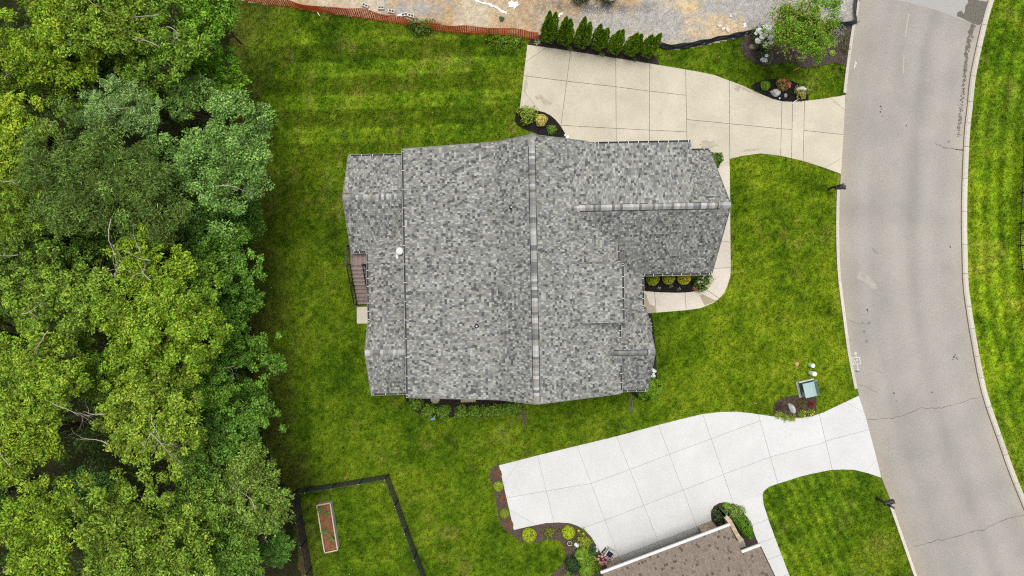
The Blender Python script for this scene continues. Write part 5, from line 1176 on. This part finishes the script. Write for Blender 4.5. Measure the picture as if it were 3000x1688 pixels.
# ================================================================== utility corner
UG = mk('utility_green', (.27, .375, .355), rough=.55, var=.08, bump=.1); UGD = mk('utility_dark', (.045, .085, .075), rough=.6, var=.1)
x, y, _ = W(2362, 1136); t = thing('transformer_box', 'pale green electrical transformer cabinet on the front lawn', 'transformer', (x, y, 0)); a = math.radians(13)
def rot(u, v, z): return (x + u * math.cos(a) - v * math.sin(a), y + u * math.sin(a) + v * math.cos(a), z)
MB().box(rot(-.02, 0, .05), (1.15, 1.02, .1), a).build('pad', mk('pad', (.32, .33, .30)), t)
MB().box(rot(-.0, 0, .42), (.90, .84, .66), a).build('cabinet', UGD, t)
for u0, u1, z0, z1 in ((-.47, .13, .77, .80), (.135, .47, .80, .66)):
    vs = [rot(u0, -.45, z0), rot(u1, -.45, z1), rot(u1, .45, z1), rot(u0, .45, z0)]; vs += [(p[0], p[1], p[2] - .05) for p in vs]
    MB().add(vs, [(0, 1, 2, 3), (7, 6, 5, 4), (0, 4, 5, 1), (1, 5, 6, 2), (2, 6, 7, 3), (3, 7, 4, 0)]).build('lid_panel', UG, t)
MB().bar(rot(-.5, .50, .32), rot(.42, .50, .32), .09, .10).build('hinge_bar', mk('pale_green', (.42, .46, .40)), t); MB().box(rot(-.46, -.25, .5), (.02, .25, .3), a).build('door_plate', UG, t)
for px, py, h, r, lab, c in [(2371, 1069, .55, .125, 'shorter green utility pedestal with white cap', (.30, .52, .30)), (2372, 1092, .72, .14, 'taller pale utility pedestal with white cap beside the transformer', (.42, .50, .36))]:
    x, y, _ = W(px, py); t = thing('utility_pedestal', lab, 'pedestal', (x, y, 0), 'utility pedestals'); MB().lathe((x, y, 0), [(r * 1.03, 0), (r, .05), (r, h - .06)], 20).build('post', mk('ped%d' % px, c, rough=.5, var=.06, bump=0), t, smooth=True)
    MB().lathe((x, y, h - .06), [(r * 1.06, 0), (r * 1.06, .045), (r * .9, .075), (r * .3, .09)], 20).build('cap', PL, t, smooth=True)
x, y, _ = W(2334, 1066); o = MB().lathe((x, y, .0), [(.13, 0), (.13, .06), (.11, .075)], 18).build('clay_disc', mk('clay_lid', (.42, .24, .14), rough=.8, var=.15)); tag(o, 'round clay-coloured disc in the lawn near the pedestals', 'disc')
boulder(2316, 1194, (.21, .42, .26), .52, (.36, .35, .33), 'tall pale grey boulder beside the neighbouring driveway', 21)
blades('dead_grass', 'mound of dark dead grass left of the pale boulder', 'plant', 2283, 1192, .36, .3, (.075, .050, .035), 150, .02)
blades('red_grass', 'crimson grass clump below the transformer', 'plant', 2373, 1183, .24, .5, (.22, .02, .02), 90, .03)
blades('brown_grass', 'brown fountain grass between the boulder and the red clump', 'plant', 2347, 1183, .40, .4, (.11, .10, .035), 120, .018)
for k, (px, py, lab) in enumerate([(2277, 1213, 'leftmost yellow-green daylily along the neighbouring driveway'), (2297, 1221, 'second daylily from the left along the neighbouring driveway'), (2318, 1223, 'daylily directly below the pale boulder'), (2346, 1212, 'daylily with yellow flowers right of the boulder'), (2372, 1208, 'rightmost daylily with yellow flowers by the driveway')]):
    blades('daylily', lab, 'plant', px, py, .34, .4, (.22, .30, .035), 60, .026, 'daylilies by the neighbouring driveway', blooms=((.60, .48, .05), 3, .045) if k > 2 else None)

# ================================================================== mailboxes
def mailbox(bx, by, cpx, cpy, ang, lab, sd):
    x, y, _ = W(bx, by); t = thing('mailbox', lab, 'mailbox', (x, y, 0), 'mailboxes along the kerb'); M_ = mk('mailbox_black', (.018, .018, .020), rough=.35, var=.1, bump=0, spec=.5)
    MB().box((x, y, .85), (.10, .10, 1.7)).box((x, y, .1), (.15, .15, .2)).build('post', M_, t)
    MB().lathe((x, y, 1.68), [(.07, 0), (.07, .04), (.035, .08), (.035, .14), (.075, .2), (.085, .26), (.06, .32), (.01, .35)], 12).build('finial', mk('finial_grey', (.12, .12, .12), rough=.3, var=.1, bump=0), t, smooth=True)
    cx, cy, _ = W(cpx, cpy, 1.25); a = math.radians(ang); e = Vector((math.cos(a), math.sin(a), 0)); r = Vector((-e.y, e.x, 0)); c = Vector((cx, cy, 1.08)); vs = []
    prof = [(-.12, 0), (-.12, .13)] + [(-.12 * math.cos(q), .13 + .11 * math.sin(q)) for q in np.linspace(.4, 2.74, 7)] + [(.12, .13), (.12, 0)]; m = len(prof)
    for tt in (-.29, .29): vs += [tuple(c + e * tt + r * p + Vector((0, 0, q))) for p, q in prof]
    MB().add(vs, [(k, (k + 1) % m, m + (k + 1) % m, m + k) for k in range(m)] + [tuple(reversed(range(m))), tuple(range(m, 2 * m))]).build('box', M_, t)
    MB().bar((x, y, 1.04), (cx, cy, 1.04), .07, .07).build('bracket', M_, t); MB().box(tuple(c + e * .3 + Vector((0, 0, .12))), (.02, .25, .24), a).build('door', M_, t)
    MB().box(tuple(c + e * .1 + r * -.135 + Vector((0, 0, .2))), (.12, .012, .05), a).build('flag', mk('flag_white', (.6, .6, .6), bump=0), t)
    MB().tube([(x, y, 1.55), tuple(c + e * .05 + Vector((0, 0, .42))), tuple(c + e * .12 + Vector((0, 0, .26)))], .02, 6).build('scroll', M_, t)
mailbox(2427, 554, 2462, 549, 0, 'black mailbox on a post beside the upper driveway', 1)
mailbox(2568, 1459, 2606, 1474, 17, 'black mailbox on a post by the lower right lawn', 2)

# ================================================================== fences
FBLK = mk('fence_black', (.010, .010, .011), rough=.5, var=0, bump=0, spec=.3)
def wire_fence(name, label, lines, h, posts, capm=None):
    p0 = W(*lines[0][0]); t = thing(name, label, 'fence', p0); 
    for line in lines:
        for a, b in zip(line[:-1], line[1:]):
            A, B = Vector(W(*a)), Vector(W(*b)); L = (B - A).length; mb = MB(); e = (B - A).normalized(); r = Vector((-e.y, e.x, 0))
            for k in range(int(h / .05)): mb.bar(A + Vector((0, 0, .04 + k * .05)), B + Vector((0, 0, .04 + k * .05)), .0075, .0075)
            for k in range(int(L / .09)): p = A + e * (k * .09 + .03); mb.bar(p + Vector((0, 0, .03)), p + Vector((0, 0, h)), .008)
            mb.build('wire_panel', FBLK, t)
            MB().bar(A + Vector((0, 0, h + .01)), B + Vector((0, 0, h + .01)), .016, .016).build('top_rail', mk('rail_grey', (.06, .065, .07), rough=.4, bump=0, var=0), t)
    for a in posts:
        x, y, _ = W(*a); o = MB().box((x, y, h / 2 + .03), (.06, .06, h + .06)).build('post', FBLK, t); MB().box((x, y, h + .075), (.05, .05, .03)).build('post_cap', mk('cap_grey', (.34, .34, .34), bump=0), o)
    return t
N1, N2, N3, N4, N5 = (875, 1431), (912, 1425), (987, 1414), (1064, 1401), (1139, 1388)
E2, E3, E4, E5, E6 = (1167, 1463), (1195, 1541), (1222, 1616), (1250, 1690), (1270, 1745)
W1_, W2_, W3_, W4_, W5_ = (877, 1446), (887, 1510), (900, 1580), (914, 1660), (928, 1740)
wire_fence('wire_fence', 'black wire fence enclosing the yard with the raised planter', [[N1, N2, N3, N4, N5], [N5, E2, E3, E4, E5, E6], [N1, W1_, W2_, W3_, W4_, W5_]], 1.32, [N1, N2, N3, N4, N5, E2, E3, E4, E5, W2_, W3_, W4_])
sheet('bare_strip', [(866,1446),(874,1444),(884,1510),(897,1580),(911,1660),(925,1740),(895,1740),(878,1660),(870,1560)], .0125, mk('bare_brown', (.085, .055, .03), rough=1, var=.35, bump=.6), None, kind='structure')
gate = MB().box((*W(1134, 1402)[:2], 1.2), (.03, .12, .2), .3).build('gate_latch', mk('steel', (.5, .5, .5), rough=.3, metal=.8, bump=0), bpy.data.objects['wire_fence']); gate.location = -Vector(ORG['wire_fence']) * 0
RF = [(2999,380),(2996,406),(2993,490),(2991,565),(2986,655),(2984,721),(2991,790),(2998,860),(3004,930)]
t = thing('picket_fence', 'black metal picket fence on the far right edge of the verge', 'fence', W(2986, 655))
pk = None; L, s = line_len(RF)
for d in np.arange(0, s[-1], .115):
    x, y = np.interp(d, s, L[:, 0]), np.interp(d, s, L[:, 1])
    if pk is None: pk = MB().box((ORG[t.name][0], ORG[t.name][1], .66), (.02, .02, 1.28)).build('picket', FBLK, t).data; bpy.data.objects['picket'].location = (x - ORG[t.name][0], y - ORG[t.name][1], 0); continue
    o = link('picket', pk, None, t); o.location = (x - ORG[t.name][0], y - ORG[t.name][1], 0)
for a, b in zip(RF[:-1], RF[1:]):
    for z in (.15, 1.15): MB().bar(W(*a)[:2] + (z,), W(*b)[:2] + (z,), .035, .035).build('rail', FBLK, t)
for p in RF[1:-1]: x, y, _ = W(*p); MB().box((x, y, .72), (.07, .07, 1.44)).build('post', FBLK, t)

# ================================================================== raised planter
pc = [(928,1481),(967,1474),(989,1612),(951,1620)]; T = [Vector(W(px, py, .55)) for px, py in pc]
t = thing('raised_planter', 'corrugated metal raised planter with red soil inside the black fence', 'planter', (T[0].x, T[0].y, 0)); TIN = mk('corrugated_tin', (.50, .50, .49), rough=.4, var=.12, bump=0, metal=.3); TRIM = mk('planter_trim', (.46, .37, .28), var=.15)
cx = sum((p for p in T), Vector()) / 4
for i in range(4):
    a, b = T[i], T[(i + 1) % 4]; e = (b - a).normalized(); r = Vector((e.y, -e.x, 0)); L_ = (b - a).length; m = int(L_ / .03); vs = []
    if (cx - a).dot(r) > 0: r = -r
    for k in range(m + 1):
        p = a + e * (L_ * k / m) + r * (.012 * (1 if k % 2 else -1)); vs += [(p.x, p.y, 0), (p.x, p.y, .53)]
    MB().add(vs, [(2 * k, 2 * k + 1, 2 * k + 3, 2 * k + 2) for k in range(m)]).build('side_panel', TIN, t)
    MB().bar(a + Vector((0, 0, 0)), b, .07, .04).build('rim', TRIM, t)
MB().prism([(p.x * .97 + cx.x * .03, p.y * .97 + cx.y * .03) for p in T], .0, .46).build('soil', mk('planter_soil', (.19, .085, .042), rough=1, var=.35, scale=5, bump=1, bscale=20, dist=.06), t)
for k, (px, py, r, lab) in enumerate([(936, 1494, .30, 'leafy vegetable plant at the top of the raised planter'), (957, 1505, .25, 'thin herb beside the top plant of the raised planter'), (951, 1557, .36, 'sprawling vegetable plant in the middle of the raised planter'), (972, 1577, .32, 'leafy vegetable plant near the bottom of the raised planter')]):
    x, y, _ = W(px, py, .6); t = thing('vegetable_plant', lab, 'plant', (x, y, .46), 'plants in the raised planter'); n = 90; a = RNG.random(n) * 6.28; q = r * np.sqrt(RNG.random(n)) * (.6 + .4 * np.sin(a * 3 + k)); pos = np.stack([x + q * np.cos(a), y + q * np.sin(a), .5 + .25 * (1 - q / r)], 1); nr = norm(np.array([0, 0, 1.]) + RNG.normal(size=(n, 3)) * .4)
    leaf_obj('foliage', pos, np.cross(nr, RNG.normal(size=(n, 3))), nr, .12, .06, np.array([.16, .22, .05])[None] * RNG.uniform(.6, 1.4, (n, 1)), LEAF, t); MB().tube([(x, y, .44), (x, y, .62)], .015, 5).build('stem', STEM, t)

# ================================================================== neighbour's beds
def ball(px, py, r, c, lab, g_='clipped balls by the neighbouring driveway', h=None): soft('ball_shrub', lab, 'shrub', px, py, r, h or r * 1.7, c, 1400, (.07, .035), tight=1, rough=.06, group=g_)
ball(1460, 1422, .31, (.21, .27, .02), 'upper clipped ball shrub left of the white driveway'); ball(1478, 1501, .30, (.16, .22, .018), 'lower clipped ball shrub left of the white driveway')
ball(1550, 1563, .44, (.30, .38, .012), 'bright lime ball shrub below the white driveway corner'); ball(1664, 1555, .40, (.30, .40, .012), 'bright lime ball shrub at the curve of the white driveway')
soft('shrub', 'loose green shrub between the two lime balls', 'shrub', 1608, 1558, .34, .4, (.16, .19, .025), 520, (.10, .04), rough=.5)
blades('daylily', 'spiky daylily with one yellow flower at the driveway curve', 'plant', 1702, 1555, .36, .45, (.13, .18, .03), 70, .028, blooms=((.6, .5, .05), 2, .06))
soft('shrub', 'yellow-green shrub right of the flower pot', 'shrub', 1711, 1586, .42, .55, (.20, .24, .025), 800, (.12, .06), rough=.35)
soft('flower_clump', 'low grey plant with white flowers beside the flower pot', 'flowers', 1683, 1590, .26, .3, (.12, .15, .07), 260, (.08, .04), rough=.5, blooms=((.7, .74, .7), 3, .08))
soft('flower_clump', 'single pale blossom at the driveway edge by the ferns', 'flowers', 1746, 1607, .12, .15, (.06, .08, .05), 60, (.07, .04), blooms=((.6, .66, .68), 2, .07))
x, y, _ = W(1668, 1588); t = thing('flower_pot', 'empty round flower pot with pale rim in the mulch', 'pot', (x, y, 0)); MB().lathe((x, y, 0), [(.10, 0), (.14, .24), (.155, .26), (.155, .29), (.125, .29), (.12, .2)], 22).build('pot', mk('pot_rim', (.42, .38, .24), rough=.7, var=.1), t, smooth=False); MB().lathe((x, y, .16), [(.125, 0), (.12, .05)], 18).build('soil', mk('pot_soil', (.03, .025, .018)), t)
blades('sprout', 'yellow sprout inside the round flower pot', 'plant', 1668, 1588, .09, .08, (.28, .26, .08), 10, .03, z0=.21)
def hosta(px, py, r, lab, c, n=46, h=.5): blades('hosta', lab, 'plant', px, py, r, h, c, n, r * .42, wid_col=.3)
soft('shrub', 'large quilted green shrub beside the pink roses', 'shrub', 1704, 1622, .46, .8, (.13, .22, .018), 900, (.16, .11), rough=.15, tight=1, sx=.85)
soft('shrub', 'low broad-leaved shrub below the pink roses', 'shrub', 1731, 1642, .44, .6, (.12, .20, .020), 520, (.17, .10), rough=.25)
blades('fern', 'dark fern between the large shrub and the chair', 'plant', 1733, 1612, .42, .5, (.055, .11, .03), 60, .07)
soft('shrub', 'dark shaded shrub at the left of the neighbouring house corner', 'shrub', 1677, 1647, .50, .8, (.030, .065, .018), 900, (.12, .06), rough=.3)
soft('shrub', 'quilted green shrub cut by the bottom edge', 'shrub', 1717, 1668, .44, .85, (.13, .215, .018), 900, (.16, .11), rough=.15, tight=1)
soft('shrub', 'speckled pale shrub at the bottom edge left of the house', 'shrub', 1667, 1680, .36, .5, (.14, .18, .06), 500, (.09, .05), rough=.4)
soft('shrub', 'small leafy shrub at the corner of the taupe roof', 'shrub', 1749, 1657, .26, .4, (.12, .19, .018), 260, (.14, .08), rough=.4)
soft('rose_bush', 'pink and white roses beside the chair', 'shrub', 1763, 1632, .36, .6, (.05, .05, .03), 260, (.09, .05), rough=.4, blooms=((.56, .24, .25), 22, .055))
# entrance bed
soft('shrub', 'round bright shrub at the tip of the entrance bed', 'shrub', 2126, 1481, .23, .4, (.15, .27, .02), 500, (.09, .05))
soft('shrub', 'light feathery shrub along the neighbouring walk', 'shrub', 2152, 1498, .48, .6, (.16, .24, .05), 620, (.17, .06), rough=.5)
soft('shrub', 'bluish shrub beside the stone garage pier', 'shrub', 2107, 1506, .40, .6, (.085, .15, .05), 520, (.16, .06), rough=.5)
soft('evergreen_shrub', 'dark green evergreen mound between entrance wall and walk', 'shrub', 2175, 1534, .56, .9, (.075, .165, .012), 1700, (.10, .045), tight=1, rough=.12, sx=.72, ang=.5, mat=NEEDLE)
soft('shrub', 'small yellow shrub near the neighbouring walk', 'shrub', 2194, 1566, .20, .3, (.28, .28, .03), 300, (.08, .04))
o = MB().bar(W(2174, 1511, .1), W(2184, 1518, .12), .05, .03).build('white_marker', PL); tag(o, 'thin white marker beside the evergreen mound', 'marker')
# chair, shoes and hose on the apron
x, y, _ = W(1784, 1614); t = thing('garden_chair', 'white garden chair with dark navy cushion on the driveway', 'chair', (x, y, 0)); a = math.radians(-33); CH = mk('chair_grey', (.46, .44, .41), rough=.5, var=.1, bump=0)
def ch(u, v, z): return (x + u * math.cos(a) - v * math.sin(a), y + u * math.sin(a) + v * math.cos(a), z)
for u, v in ((-.24, -.24), (.24, -.24), (-.24, .24), (.24, .24)): MB().bar(ch(u, v, .03), ch(u, v, .44 if v < 0 else .9), .035).build('leg', CH, t)
MB().box(ch(0, 0, .42), (.5, .5, .03), a).build('seat', CH, t); MB().box(ch(0, -.02, .47), (.34, .36, .07), a).build('cushion', mk('navy', (.012, .017, .035), rough=.9), t)
for u in (-.26, .26): MB().bar(ch(u, -.26, .62), ch(u, .27, .64), .06, .03).build('armrest', CH, t); MB().bar(ch(u, -.24, .42), ch(u, -.24, .62), .03).build('arm_post', CH, t)
for z in (.55, .68, .86): MB().bar(ch(-.27, .26, z), ch(.27, .26, z), .07, .05).build('back_slat', CH, t)
for k, (px, py, rz_) in enumerate([(1766, 1613, .9), (1772, 1607, 1.2)]): x2, y2, _ = W(px, py); o = MB().rock((x2, y2, .09), (.14, .055, .05), 4 + k, rz_, None, 1).build('shoe', mk('shoe_rubber', (.03, .02, .018), rough=.6)); tag(o, ['dark shoe nearer the roses beside the chair', 'dark shoe nearer the chair leg'][k], 'shoe', 'pair of shoes by the chair')
o = MB().tube([W(px, py, .08) for px, py in smooth_poly([(1788,1624),(1793,1629),(1794,1634),(1788,1639),(1778,1641),(1770,1639)], 4)], .022, 6).build('garden_hose', mk('hose_black', (.015, .016, .016), rough=.4), smooth=True); tag(o, 'black garden hose curled beside the chair', 'hose')
